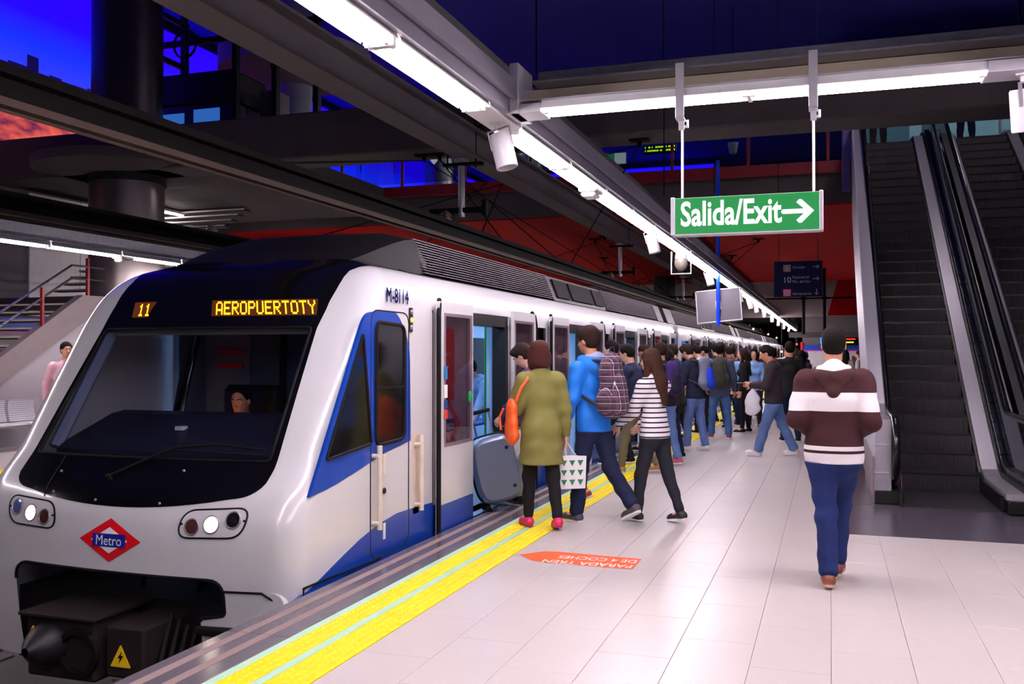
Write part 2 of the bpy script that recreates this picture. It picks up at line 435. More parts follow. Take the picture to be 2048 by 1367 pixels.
# stay wires from soffit anchors down to the conductor
ANCH = [(-6.9, 15.65, 5.18, 7.6), (-5.2, 15.65, 5.18, 13), (-6.6, 15.65, 5.18, 14), (-3.0, 15.65, 5.18, 18.0), (-6.6, 27.5, 5.03, 22), (-6.2, 27.0, 5.03, 32), (-5.5, 34, 5.03, 30), (-4.2, 34, 5.03, 37), (-3.2, 33.6, 5.03, 40), (-7.6, 33.0, 5.03, 28), (-2.0, 29, 5.03, 34)]
for k, (x, y, z, y2) in enumerate(ANCH):
    t = thing('stay_anchor', 'black soffit anchor plate with thin stay wires over the tracks, %s of the row' % ORD[k], 'anchor', (x, y, z), group='stay wire anchors')
    MB().box(x-.16, x+.16, y-.1, y+.1, z-.03, z-.001).cyl((x, y, z-.12), (x, y, z-.03), .03, .05, 8).build('plate', M_cond, t)
    MB().tube([(x, y, z-.1), (-4.82, y2, 3.36)], .011, 5).tube([(x, y, z-.1), (-4.82-3.68*(k % 2), y-(y2-y)*.9, 3.36)], .009, 5).build('stay_wire', M_cond, t)
# columns: stainless below the footbridge, dark above, broad ring capital
M_colsteel = mat('stainless_column_cladding', (150, 140, 140), .32, .9, .1, 3, stretch=(1, 1, .2))
def column(x, y, r, z0, z1, label, cap=None, m=None):
    t = thing('round_column', label, 'column', (x, y, z0))
    zz = cap or z1
    MB().lathe([(r, z0), (r, zz-.16)], (x, y, 0), 40).build('shaft', m or M_colsteel, t, smooth=40)
    if cap:
        MB().lathe([(r+.03, zz-.18), (r+.03, zz-.02), (r-.02, zz-.02)], (x, y, 0), 40).build('collar', M_dark, t, smooth=40)
        MB().lathe([(r, zz-.02), (r+.5, zz-.02), (r+1.05, zz+.06), (r+1.05, zz+.25)], (x, y, 0), 48).build('capital', M_conc, t, smooth=40)
        MB().lathe([(r*.95, 6.03), (r*.95, z1)], (x, y, 0), 40).build('upper_shaft', mat('dark_upper_column', (58, 50, 60), .35, .6, .1, 3), t, smooth=40)
    return t
column(-13.5, 15.75, .72, 0, 10.6, 'broad stainless column under the footbridge near the pink-shirted man', cap=5.2)
column(-12.4, 29.5, .55, 6.0, 10.6, 'steel column standing on the mezzanine, seen left of the central blue panel', m=M_steel)
column(-9.6, 30.5, .6, 6.0, 10.6, 'steel column standing on the mezzanine right of the blue panel', m=M_steel)
t = column(-12.5, 20.5, .4, 6.03, 10.4, 'pale column under a round disc capital behind the lift', m=mat('pale_upper_column', (150, 150, 170), .5))
MB().lathe([(.4, 8.2), (.8, 8.32), (1.6, 8.42), (1.85, 8.48), (1.85, 9.0), (.4, 9.2)], (-12.5, 20.5, 0), 48).build('capital', mat('pale_capital_plaster', (150, 146, 160), .8), t, smooth=50)
column(-15.6, 28, .5, 0, 5.05, 'dim steel column under the mezzanine behind the far stairs')
column(-6.6, 40, .45, -1.25, 5.03, 'dark column between the tracks under the red soffit', m=M_dark)
# mezzanine edge: dark red upstand, red posts with glass railing
re_ = thing('mezzanine_railing', 'glass railing with dark red posts along the mezzanine edge over the red soffit', 'railing', (-10, 22.85, 5.75))
MB().box(-22, .42, 22.78, 22.9, 5.74, 6.02, .01).build('upstand', M_redsteel, re_)
for k in range(12):
    x = -19.6+1.78*k
    MB().box(x-.035, x+.035, 22.80, 22.87, 6.02, 7.15, .005).build('post', M_redsteel, re_)
    MB().box(x+.06, x+1.72, 22.83, 22.842, 6.1, 7.05).build('glass_panel', M_glass, re_)
MB().tube([(-22, 22.84, 7.18), (.4, 22.84, 7.18)], .03, 8).build('handrail', M_redsteel, re_)
MB().box(.28, .5, 22.7, 22.95, 5.3, 7.0, .02).build('end_post', mat('purple_post', (90, 80, 150), .4), re_)  # end post in one muted purple
# backlit panoramic mural along the upper left wall
def mural_mat():
    t = NT('backlit_night_panorama'); p = t.xyz(t.n('ShaderNodeNewGeometry').outputs['Position'])
    z = t.math('SUBTRACT', p[2], 0)
    hz = t.n('ShaderNodeMapRange'); t.l(z, hz.inputs[0]); hz.inputs[1].default_value = 7.6; hz.inputs[2].default_value = 10.4
    rp = t.n('ShaderNodeValToRGB'); t.l(hz.outputs[0], rp.inputs[0]); e = rp.color_ramp.elements
    e[0].position = 0; e[0].color = (*lin((110, 110, 235)), 1); e[1].position = 1; e[1].color = (*lin((36, 0, 235)), 1)
    k = e.new(.12); k.color = (*lin((40, 50, 255)), 1); k = e.new(.35); k.color = (*lin((18, 40, 255)), 1); k = e.new(.6); k.color = (*lin((30, 4, 240)), 1)
    # skyline printed on the panel: blocky towers, then dark ground, then sodium-lit streets
    v = t.n('ShaderNodeTexVoronoi', feature='F1', voronoi_dimensions='1D'); v.inputs['Scale'].default_value = 2.6
    t.l(p[1], v.inputs['W']); sep = t.n('ShaderNodeSeparateColor'); t.l(v.outputs['Color'], sep.inputs[0])
    pw = t.math('POWER', sep.outputs[0], 4); sky = t.math('MULTIPLY_ADD', pw, .5, 7.98)
    below = t.math('LESS_THAN', z, sky)
    c = t.mix(below, rp.outputs[0], lin((10, 6, 60)))
    below2 = t.math('LESS_THAN', z, 7.2)
    fire = t.noise(1.2, 4, (1, 2.0, 5), t.n('ShaderNodeNewGeometry').outputs['Position']); rr = t.n('ShaderNodeValToRGB'); t.l(fire, rr.inputs[0]); q = rr.color_ramp.elements
    q[0].position = .3; q[0].color = (*lin((70, 18, 62)), 1); q[1].position = .8; q[1].color = (*lin((226, 92, 62)), 1)
    c = t.mix(below2, c, rr.outputs[0])
    t.base((0, 0, 0)); t.l(c, t.b.inputs['Emission Color']); t.b.inputs['Emission Strength'].default_value = 1.0
    return t.m
mu = thing('backlit_mural', 'long backlit blue night-skyline mural along the upper left hall wall', 'mural', (-17, 12, 6.1))
for k in range(15):
    MB().box(-17.1, -17.0, 11.0+2.9*k+.012, 11.0+2.9*(k+1)-.012, 6.15, 10.35).build('panel', mural_mat() if k == 0 else bpy.data.materials['backlit_night_panorama'], mu)
MB().box(-17.3, -17.1, 10.9, 54.6, 6.02, 10.5).box(-17.1, -16.95, 10.9, 54.6, 10.36, 10.5).build('frame', M_dark, mu)
mu2 = thing('backlit_panel_far', 'deep blue backlit panel between columns above the red soffit', 'mural', (-9, 44, 6.1))
mu2.name = 'blue_light_panel'
MB().box(-15.5, -5.0, 43.9, 44.0, 6.2, 10.3).build('panel', emit('blue_backlit', (24, 10, 235), .9), mu2)
MB().box(-15.6, -4.9, 44.0, 44.15, 6.0, 10.45).build('frame', M_dark, mu2)
# ------------------------------------------------------------------ luminaires
M_refl = mat('white_reflector', (240, 238, 242), .3)
def luminaire(label, x, y, z, along, L=1.5, group='strip luminaires'):
    t = thing('strip_luminaire', label, 'ceiling light', (x, y, z), 0 if along == 'y' else -math.pi/2, group, local=True)
    h = L/2
    MB().prism([(-.125, .0), (-.10, .06), (.10, .06), (.125, .0), (.12, -.004), (.095, .052), (-.095, .052), (-.12, -.004)], 1, -h, h).build('reflector', M_refl, t)
    MB().box(-.09, .09, -h, -h+.012, -.034, .06).box(-.09, .09, h-.012, h, -.034, .06).parts('end_plate', M_refl, t)
    for dx in (-.05, .05):
        MB().cyl((dx, -h+.045, -.014), (dx, h-.045, -.014), .017, .017, 8).build('tube', M_tube, t)
        MB().cyl((dx, -h+.012, -.014), (dx, -h+.045, -.014), .019, .019, 8).cyl((dx, h-.045, -.014), (dx, h-.012, -.014), .019, .019, 8).parts('lamp_holder', M_wplas, t)
    return t
XS, ZS = -2.45, 3.40
near = [4.79+.02-1.53*k for k in range(1, 8)]
lum0 = luminaire('bright twin-tube strip light just before the cross beam, left of the tee junction', XS, 5.70, ZS, 'y')
KIDS = build_kids()
def lum_copy(src, label, loc, rz=0):
    c = copy_tree(src, None, KIDS); c.location = loc; c.rotation_euler = (0, 0, rz); c['label'] = label; return c
lum_copy(lum0, 'bright twin-tube strip light cut by the top of the picture, second before the cross beam', (XS, 4.17, ZS))
for k, y in enumerate((2.64, 1.11, -.42, -1.95, -3.48, -5.01)): lum_copy(lum0, 'twin-tube strip light over the platform edge beside and behind the viewer, %s back' % ORD[k], (XS, y, ZS))
ys = []; y = 7.98
k = 0
while y < 74:
    lum_copy(lum0, 'twin-tube strip light over the platform edge, %s beyond the cross beam' % ORD[k] , (XS, y, ZS)); k += 1; y += 1.53
for k, x in enumerate((-1.28, .22)): lum_copy(lum0, 'strip light on the cross beam, ' + ('left one beside the tee junction' if k == 0 else 'right one above the exit sign arrow'), (x, 6.86, ZS+.03), -math.pi/2)
lum_copy(lum0, 'strip light on the cross beam beyond the right edge of the picture', (2.25, 6.86, ZS+.03), -math.pi/2)
lum_copy(lum0, 'outermost strip light on the cross beam beyond the right edge', (3.78, 6.86, ZS+.03), -math.pi/2)
for k in range(6): lum_copy(lum0, 'strip light over the right-hand platform side behind the viewer, %s back' % ORD[k], (1.55, 5.9-1.53*k, ZS))
# far platform line
for k in range(30):
    lum_copy(lum0, 'strip light over the far platform beyond the train, %s from the left' % ORD[k], (-11.3, 3.0+1.53*k, 3.25))
struct(MB().box(-11.2, -11.05, -2, 60, 3.3, 3.5).box(-11.45, -11.15, -2, 60, 3.312, 3.34).build('trim_3', M_galv))
struct(MB().box(-12.6, -12.2, -2, 22, 3.75, 3.95).build('trim_4', M_cond))
# continuous tray above the platform strip
tr = MB()
tr.box(-2.57, -2.33, -8, 75, 3.462, 3.47).box(-2.31, -2.27, -8, 75, 3.41, 3.56).box(-2.33, -2.31, -8, 75, 3.45, 3.47).box(-2.27, -2.22, -8, 75, 3.52, 3.55).box(-2.24, -2.21, -8, 75, 3.50, 3.64)
struct(tr.build('trim_5', M_tray))
M_trayin = mat('cream_tray_interior', (206, 190, 170), .5)
cb = MB().box(-2.12, 9, 6.98, 7.06, 3.64, 3.77).box(-2.12, 9, 6.80, 7.06, 3.64, 3.655)
struct(cb.build('trim_6', M_galv))
struct(MB().box(-2.2, 9, 7.0, 7.05, 3.50, 3.64).box(-2.2, 9, 6.96, 7.05, 3.46, 3.50).build('trim_7', M_trayin))
struct(MB().box(-2.2, 9, 6.74, 6.98, 3.492, 3.5).box(-2.3, -2.03, 6.73, 6.99, 3.40, 3.47, .004).box(.97, 1.49, 6.73, 7.0, 3.41, 3.485, .004).box(-2.27, -2.20, 6.72, 7.08, 3.40, 3.78, .004).build('trim_8', M_alu))
struct(MB().box(-2.57, -2.33, 6.47, 7.2, 3.395, 3.46, .004).build('trim_9', M_wplas))
struct(MB().box(1.43, 1.67, -4, 6.7, 3.462, 3.49).box(1.67, 1.73, -4, 6.7, 3.40, 3.62).build('trim_10', M_alu))
# drop rods from ceiling to tray
for k, (x, y) in enumerate(((-2.15, 7.02), (-2.15, 13), (-2.15, 19), (1.2, 7.02))):
    tag(MB().cyl((x, y, 3.77), (x, y, 10.6 if y < 14 else 5.2 if y < 16 else 10.6), .008, .008, 6).build('suspension_rod', M_cond), 'thin dark rod holding the lighting tray, ' + ('at the tee junction', 'between the tee junction and the footbridge', 'beyond the footbridge', 'at the right end of the cross beam')[k], 'rod')
# spotlights hanging from the strip
def spotlight(label, x, y, z, tilt, ry, sc=1.):
    t = thing('can_spotlight', label, 'spotlight', (x, y, z), ry, 'white can spotlights', local=True)
    M = Matrix.Rotation(tilt, 4, 'Y')
    def xf(m): return m.xf(M)
    m = MB().lathe([(.02, .0), (.078, 0), (.085, -.012), (.085, -.27), (.078, -.275), (.074, -.268), (.070, -.06), (.0, -.06)], (0, 0, -.09), 28); xf(m); m.build('can', M_can, t, smooth=40)
    MB().cyl((0, 0, -.055), (0, 0, 0), .014, .014, 10).box(-.05, .05, -.03, .03, -.012, 0).build('stem', M_wplas, t)
    m = MB().box(-.092, -.086, -.012, .012, -.20, -.045).box(.086, .092, -.012, .012, -.20, -.045).box(-.092, .092, -.012, .012, -.052, -.045); xf(m); m.build('yoke', M_galv, t)
    m = MB().cyl((0, 0, -.32), (0, 0, -.31), .068, .068, 20); xf(m); m.build('lens', M_black, t)
    return t
sp0 = spotlight('large white can spotlight under the tee junction of strip and cross beam', -2.45, 6.95, 3.395, R(-14), 0)
KIDS = build_kids()
for lab, loc, rz in (('white can spotlight on the strip just left of the exit sign', (-2.45, 13.5, 3.40), .15), ('white can spotlight on the strip beside the grey monitor', (-2.45, 20.3, 3.40), -.2),
        ('drum spotlight at the top right corner under the cross beam end', (1.19, 6.86, 3.41), 1.2)):
    c = copy_tree(sp0, None, KIDS); c.location = loc; c.rotation_euler = (0, 0, rz); c['label'] = lab
for k, y in enumerate((27.2, 31.0, 33.8, 38.2, 44.0, 50.0, 56.5, 63.5)):
    c = copy_tree(sp0, None, KIDS); c.location = (-2.45, y, 3.40); c.rotation_euler = (0, 0, .4*k); c['label'] = 'small white can spotlight in the distant row, %s beyond the grey monitor' % ORD[k]
# emergency unit and loudspeaker on the strip
def emergency(x, y, z, lab):
    t = thing('emergency_light', lab, 'lamp', (x, y, z), group='emergency lights')
    MB().box(x-.1, x+.1, y-.16, y+.16, z-.05, z, .012).build('housing', M_wplas, t)
    MB().box(x-.085, x+.085, y-.14, y+.14, z-.1, z-.05, .03).build('diffuser', mat('milky_diffuser', (230, 226, 220), .3), t)
emergency(-2.45, 10.0, 3.39, 'white emergency light box on the strip between the tee junction and the exit sign')
emergency(-11.3, 13.1, 3.25, 'white emergency light box on the far platform strip, amber lamp lit')
t = thing('caged_camera', 'camera in a white wire bracket under the strip below the exit sign corner', 'camera', (-2.45, 16.6, 3.39))
MB().tube([(-2.62, 16.6, 3.39), (-2.62, 16.6, 3.0), (-2.28, 16.6, 3.0), (-2.28, 16.6, 3.39)], .014, 8).build('bracket', M_wplas, t)
MB().sphere((-2.45, 16.6, 3.19), (.12, .12, .14), 14, 10).build('dome', mat('smoked_dome', (120, 112, 104), .15), t, smooth=60)
MB().cyl((-2.45, 16.6, 3.26), (-2.45, 16.6, 3.39), .11, .09, 14).build('mount', M_wplas, t)
# monitor pair on a blue pole
t = thing('platform_monitor', 'grey-backed tilted platform monitor on a bright blue pole', 'monitor', (-2.4, 22, 2.3))
M_bpole = mat('bright_blue_pole', (18, 62, 214), .25)
MB().cyl((-2.4, 21.9, 2.24), (-2.4, 21.9, 6.0), .045, .045, 14).build('pole', M_bpole, t)
m = MB().box(-.49, .49, -.05, .05, -.37, .37, .012); m.xf(Matrix.Translation((-2.4, 22.06, 2.70)) @ Matrix.Rotation(R(-5), 4, 'Y') @ Matrix.Rotation(R(-10), 4, 'X')); m.build('housing', mat('grey_monitor_shell', (84, 78, 88), .6), t)
m = MB()
for (a, b_, c, d) in ((-.5, .5, .36, .385), (-.5, .5, -.385, -.36), (-.51, -.485, -.385, .385), (.485, .51, -.385, .385)): m.box(a, b_, -.06, .06, c, d, .004)
m.box(-.06, .06, -.075, -.05, -.1, .1)
m.xf(Matrix.Translation((-2.4, 22.06, 2.70)) @ Matrix.Rotation(R(-5), 4, 'Y') @ Matrix.Rotation(R(-10), 4, 'X')); m.build('bezel', M_alu, t)
tag(MB().cyl((-3.1, 23.6, 6.0), (-2.1, 22.4, 4.9), .05, .05, 10).build('diagonal_strut', M_galv), 'grey diagonal strut under the mezzanine edge above the exit sign', 'strut')
# ------------------------------------------------------------------ exit sign
ex = thing('exit_sign', 'green Salida/Exit sign with white arrow hanging from the cross beam', 'sign', (-.56, 6.85, 2.45))
M_sgreen = emit('sign_green', (0, 160, 74), .55); M_swhite = emit('sign_white', (240, 236, 244), .85)
MB().box(-1.045, -.065, 6.80, 6.90, 2.452, 2.713, .003).build('panel', M_sgreen, ex)
MB().box(-1.075, -1.045, 6.785, 6.915, 2.447, 2.718, .004).box(-.065, -.038, 6.785, 6.915, 2.447, 2.718, .004).box(-1.045, -.065, 6.788, 6.912, 2.445, 2.453).build('end_cap', M_alu, ex)
lettering('lettering', 'Salida/Exit', .242, (-1.008, 6.797, 2.515), (1, 0, 0), (0, 0, 1), M_swhite, ex, xscale=.70, bold=.006, depth=.0005)
m = MB(); y = 6.798
ar = [(-.305, 2.567), (-.165, 2.567), (-.215, 2.522), (-.198, 2.502), (-.180, 2.502), (-.098, 2.583), (-.180, 2.664), (-.198, 2.664), (-.215, 2.644), (-.165, 2.599), (-.305, 2.599), (-.318, 2.583)]
m.prism(ar, 1, y-.001, y+.003); m.build('arrow', M_swhite, ex)
for k, x in enumerate((-1.0, -.10)):
    MB().cyl((x, 6.85, 2.715), (x, 6.85, 3.24), .009, .009, 8).build('rod', M_alu, ex)
    MB().box(x-.03, x+.03, 6.72, 6.732, 3.27, 3.66, .002).box(x-.03, x+.03, 6.72, 6.83, 3.265, 3.275).box(x-.02, x+.02, 6.80, 6.812, 3.2, 3.27).box(x-.01, x+.045, 6.83, 6.86, 3.225, 3.24).cyl((x+.04, 6.845, 3.23), (x+.04, 6.845, 3.28), .008, .008, 6).build('hanger', M_alu, ex)
# ------------------------------------------------------------------ line direction sign
ls = thing('direction_sign', 'dark navy line direction sign with numbers and arrows under the red soffit', 'sign', (-.54, 18, 2.64))
MB().box(-.965, -.12, 17.97, 18.03, 2.642, 3.29, .004).build('panel', mat('navy_sign_panel', (9, 9, 30), .85, spec=.05), ls)
M_dim = mat('dim_sign_grey', (84, 86, 104), .7); M_brown = mat('line_square_brown', (72, 44, 52), .6); M_pinkd = mat('line_square_pink', (120, 44, 80), .6)
for z, m_, s_ in ((3.16, M_brown, '6'), (2.715, M_pinkd, '8')):
    MB().box(-.80, -.67, 17.966, 17.97, z-.06, z+.065).build('line_square', m_, ls)
    lettering('line_number', s_, .13, (-.765, 17.963, z-.045), (1, 0, 0), (0, 0, 1), M_dim, ls)
lettering('line_number', '10', .15, (-.81, 17.966, 2.90), (1, 0, 0), (0, 0, 1), M_dim, ls, bold=.002)
for s_, z in (('Circular', 3.155), ('Fuencarral', 2.975), ('Pta. del Sur', 2.895), ('Aeropuerto', 2.675)):
    lettering('destination', s_, .068, (-.64, 17.966, z), (1, 0, 0), (0, 0, 1), M_dim, ls)
for (x, z, v) in ((-.235, 3.18, 0), (-.235, 2.965, 0), (-.22, 2.73, 1)):
    m = MB()
    if v: m.box(-.006, .006, 0, .003, -.05, .05).prism([(-.035, -.02), (0, -.06), (.035, -.02), (.03, -.012), (0, -.045), (-.03, -.012)], 1, 0, .003)
    else: m.box(-.05, .05, 0, .003, -.006, .006).prism([(.02, -.035), (.06, 0), (.02, .035), (.012, .03), (.045, 0), (.012, -.03)], 1, 0, .003)
    m.xf(Matrix.Translation((x, 17.966, z))); m.build('arrow', M_dim, ls)
for x in (-.88, -.2): MB().cyl((x, 18, 3.29), (x, 18, 10.6), .006, .006, 5).build('wire', M_cond, ls)
# ------------------------------------------------------------------ floor sticker
fs = thing('floor_sticker', 'orange arrow floor sticker with upside-down white lettering beside the yellow line', 'sticker', (-1.88, 7.22, 0))
def on_floor(x, y, z): return (x, y, z)
m = MB(); pl = [(-2.36, 7.235), (-2.20, 7.06), (-2.12, 7.03), (-1.40, 7.00), (-1.40, 7.38), (-2.08, 7.44), (-2.20, 7.42)]
m.add([(x, y, .0022) for x, y in pl], [tuple(range(7))]).build('arrow_plate', mat('orange_vinyl', (242, 96, 44), .4, 0, .05), fs)
M_vw = mat('white_vinyl', (238, 226, 220), .45)
lettering('lettering', 'PARADA TREN', .152, (-1.415, 7.135, .0034), (-1, -.02, 0), (.02, -1, 0), M_vw, fs, xscale=.70, bold=.002)
lettering('lettering', 'DE 4 COCHES', .152, (-1.415, 7.315, .0034), (-1, -.02, 0), (.02, -1, 0), M_vw, fs, xscale=.66, bold=.002)
# ================================================================== TRAIN
XC, HW = -4.82, 1.40
M_int = mat('pale_blue_interior_panel', (168, 200, 232), .4, 0, .04, 3)
M_intf = mat('grey_blue_vinyl_floor', (92, 104, 124), .5, 0, .15, 20)
M_green = mat('bright_green_pole', (20, 150, 62), .3)
M_litc = emit('saloon_ceiling_light', (170, 212, 255), 9)
_zt = np.array([-.75, -.3, 0, .3, .45, .62, .82, 1.32, 1.82, 2.08, 2.2, 2.3, 2.36, 2.42])
_yt = np.array([5.60, 5.52, 5.485, 5.49, 5.51, 5.58, 5.78, 6.12, 6.47, 6.68, 6.80, 6.94, 7.06, 7.3])
_wz = np.array([-1, 1.95, 2.05, 2.13, 2.20, 2.26, 2.31, 2.34, 2.38, 2.42]); _wx = np.array([1.4, 1.4, 1.39, 1.37, 1.335, 1.29, 1.23, 1.16, 1.04, .92])
_zf = np.linspace(-.9, 2.5, 681); _yf = np.interp(_zf, _zt, _yt); _k = np.hanning(41); _k /= _k.sum()
_yf = np.convolve(np.pad(_yf, 20, 'edge'), _k, 'valid')
RX, RY = .22, .17
def surf(s, z, off=0.):
    """nose surface: s runs across the front (s = x while |s| < 1.18), round the corner to 1.48 and then back along the side (1 unit = 1 m up to Y 7.95)"""
    s = np.asarray(s, float); z = np.asarray(z, float); s, z = np.broadcast_arrays(s, z)
    def P(s, z):
        a = np.abs(s); w = np.interp(z, _wz, _wx); yc = np.interp(z, _zf, _yf)
        xf = np.minimum(a, 1.18)/1.18*(w-RX)
        ph = np.clip((a-1.18)/.3, 0, 1)*math.pi/2
        x = xf+RX*np.sin(ph); y = yc+.075*xf**2+RY*(1-np.cos(ph))+.02*np.sin(ph)
        q = np.clip((a-1.48)/1.5, 0, 1); y = np.where(a > 1.48, y+(7.95-y)*q, y)
        return np.stack([np.sign(s)*x, y, z], -1)
    p = P(s, z)
    if off:
        e = 1e-3; n = np.cross(P(s+e, z)-P(s-e, z), P(s, z+e)-P(s, z-e)); n /= np.linalg.norm(n, axis=-1, keepdims=True)
        p = p+n*off
    return p+np.array([XC, 0, 0])
def seg_dist(pts, poly):
    A = np.array(poly, float); B = np.roll(A, -1, 0); d = B-A; L = (d**2).sum(1)
    v = pts[:, None, :]-A[None]; t = np.clip((v*d).sum(-1)/np.maximum(L, 1e-12), 0, 1); c = A[None]+t[..., None]*d[None]
    dd = np.linalg.norm(pts[:, None]-c, axis=-1); k = dd.argmin(1); idx = np.arange(len(pts))
    x, y = pts[:, 0, None], pts[:, 1, None]
    cr = ((A[:, 1] > y) != (B[:, 1] > y)) & (x < (B[:, 0]-A[:, 0])*(y-A[:, 1])/np.where(B[:, 1] == A[:, 1], 1e-12, B[:, 1]-A[:, 1])+A[:, 0])
    return dd[idx, k], c[idx, k], cr.sum(1) % 2 == 1
def patch(xs, zs, keep, holes=(), pull=True):
    """grid over xs*zs, snapped to the outlines; keeps what is inside `keep` (None = all) and outside the holes"""
    X, Z = np.meshgrid(xs, zs); p = np.stack([X.ravel(), Z.ravel()], 1); n = len(xs); m = len(zs)
    hx = np.median(np.diff(xs)); hz = np.median(np.diff(zs)); polys = ([keep] if keep is not None else [])+list(holes)
    for poly in polys:
        d, c, ins = seg_dist(p, poly); k = d < .72*max(hx, hz); p[k] = c[k]
        for v in (poly if pull else ()):   # pull corners
            dd = np.linalg.norm(p-np.array(v), axis=1); j = dd.argmin()
            if dd[j] < max(hx, hz)*.8 : p[j] = v
    i, j = np.meshgrid(np.arange(n-1), np.arange(m-1)); a = (j*n+i).ravel(); F = np.stack([a, a+1, a+n+1, a+n], 1)
    T = np.concatenate([F[:, [0, 1, 2]], F[:, [0, 2, 3]]]); cen = p[T].mean(1); ok = np.ones(len(T), bool)
    if keep is not None: ok &= seg_dist(cen, keep)[2]
    for h in holes: ok &= ~seg_dist(cen, h)[2]
    e1 = p[T[:, 1]]-p[T[:, 0]]; e2 = p[T[:, 2]]-p[T[:, 0]]; ok &= np.abs(e1[:, 0]*e2[:, 1]-e1[:, 1]*e2[:, 0]) > 1e-9
    T = T[ok]; used = np.unique(T)
    for poly in polys:
        d, c, ins = seg_dist(p[used], poly); bad = (~ins if poly is keep else ins) & (d > 1e-9); p[used[bad]] = c[bad]
    u, inv = np.unique(T, return_inverse=True)
    return p[u], inv.reshape(-1, 3)
def rpoly(poly, r, n=6):
    """polygon with rounded corners; r per corner or one value"""
    out = []; m = len(poly)
    for i in range(m):
        p = np.array(poly[i], float); a = np.array(poly[i-1], float)-p; b = np.array(poly[(i+1) % m], float)-p
        ri = r[i] if hasattr(r, '__len__') else r
        if ri <= 0: out.append(tuple(p)); continue
        la, lb = np.linalg.norm(a), np.linalg.norm(b); ri = min(ri, la*.49, lb*.49); a = a/la*ri; b = b/lb*ri
        for k in range(n+1):
            t = k/n; out.append(tuple(p+a*(1-t)**2+b*t**2))
    return out
def on_nose(mb, p, T, off=0.):
    v = surf(p[:, 0], p[:, 1], off); mb.add(v, [tuple(t) for t in T]); return mb
def nose_poly(mb, poly, off, step=.03):
    a = np.array(poly); xs = np.arange(a[:, 0].min()-step, a[:, 0].max()+1.5*step, step); zs = np.arange(a[:, 1].min()-step, a[:, 1].max()+1.5*step, step)
    p, T = patch(xs, zs, poly); return on_nose(mb, p, T, off)
def nose_line(mb, poly, r, off=0., closed=True, n=6):
    a = np.array(poly, float)
    if closed: a = np.vstack([a, a[:1]])
    q = []
    for i in range(len(a)-1):
        k = max(1, int(np.linalg.norm(a[i+1]-a[i])/.04)); q += [a[i]+(a[i+1]-a[i])*t/k for t in range(k)]
    if not closed: q.append(a[-1])
    q = np.array(q); return mb.tube([tuple(v) for v in surf(q[:, 0], q[:, 1], off)], r, n, closed=closed)
WS = rpoly([(-1.04, .835), (1.04, .835), (.985, 1.81), (-.985, 1.81)], .035)
OPEN = rpoly([(-.93, -.9), (-.93, .07), (.885, .05), (.885, -.19), (.70, -.22), (.70, -.9)], [0, .13, .13, .03, .02, 0])
MASK = [(-1.10, .78)]+[(-1.10+.20*(1-math.cos(a)), .74-.14*math.sin(a)) for a in np.linspace(.3, 1.4, 6)]+[(x, .515+.085*(x/.9)**2) for x in np.linspace(-.85, .85, 14)]+[(1.10-.20*(1-math.cos(a)), .74-.14*math.sin(a)) for a in np.linspace(1.4, .3, 6)]+[(1.10, .78), (1.03, 1.80), (1.05, 2.03), (1.09, 2.15), (1.14, 2.235), (1.20, 2.29), (1.30, 2.33), (1.40, 2.345), (1.6, 2.35), (3.0, 2.35), (3.0, 2.42), (-3.0, 2.42), (-3.0, 2.35), (-1.6, 2.35), (-1.40, 2.345), (-1.30, 2.33), (-1.20, 2.29), (-1.14, 2.235), (-1.09, 2.15), (-1.05, 2.03), (-1.03, 1.80)]
T1 = thing('metro_car', 'front white and blue metro car with sloping black windscreen and lit destination display', 'train', (XC, 5.5, -1.08))
xs = np.concatenate([-2.98+np.linspace(0, 1.5, 18)[:-1], -1.48+np.linspace(0, .3, 9)[:-1], np.arange(-1.18, 1.18, .0295), 1.18+np.linspace(0, .3, 9)[:-1], 1.48+np.linspace(0, 1.5, 18)])
zs = np.arange(-.66, 2.421, .03)
p, T = patch(xs, zs, None, (WS, OPEN)); m = MB(); on_nose(m, p, T)
nose = m.build('nose_shell', M_white, T1, smooth=50)
m = MB(); a = np.array(MASK)
p, T = patch(np.concatenate([np.linspace(-2.98, -1.48, 14)[:-1], np.arange(-1.48, 1.48, .03), np.linspace(1.48, 2.98, 14)]), np.arange(.49, 2.421, .03), MASK, (WS,), False); on_nose(m, p, T, .004)
mask = m.build('black_mask', M_black, T1, smooth=50)
m = MB(); nose_poly(m, WS, -.012); m.build('windscreen', glass('windscreen_glass', (225, 230, 240), .025, .01, .05, .40), T1, smooth=60)
m = MB(); nose_line(m, WS, .013, .0); m.build('windscreen_seal', M_rub, T1, smooth=60)
m = MB(); nose_line(m, OPEN[1:-1], .012, .0, closed=False); m.build('opening_lip', M_rub, T1, smooth=60)
# roof dome behind the mask
m = MB(); rows = []
for (z, w_, y0) in ((2.42, .92, 7.3), (2.47, .80, 7.5), (2.50, .5, 7.7)):
    rows.append([(XC-w_, 7.95, z), (XC-w_*.9, y0+.15, z), (XC, y0, z), (XC+w_*.9, y0+.15, z), (XC+w_, 7.95, z)])
m.grid(rows); m.build('roof_cap', M_black, T1, smooth=60)
# lower white corner step piece and skirts
m = MB(); m.prism(rpoly([(XC+.885, -.30), (XC+.885, -.02), (XC+1.33, -.02), (XC+1.33, -.45), (XC+.95, -.45)], [.03, .05, .1, .03, .05]), 1, 5.60, 6.05); m.build('corner_step', M_white, T1, smooth=30)
MB().box(XC+.66, XC+1.05, 5.52, 5.75, -.33, -.27, .015).build('step_plate', M_rub, T1)
m = MB(); nose_line(m, [(.885, -.02), (1.16, -.02), (1.25, -.08), (1.27, -.4)], .008, .003, closed=False); m.build('step_gap', M_rub, T1)
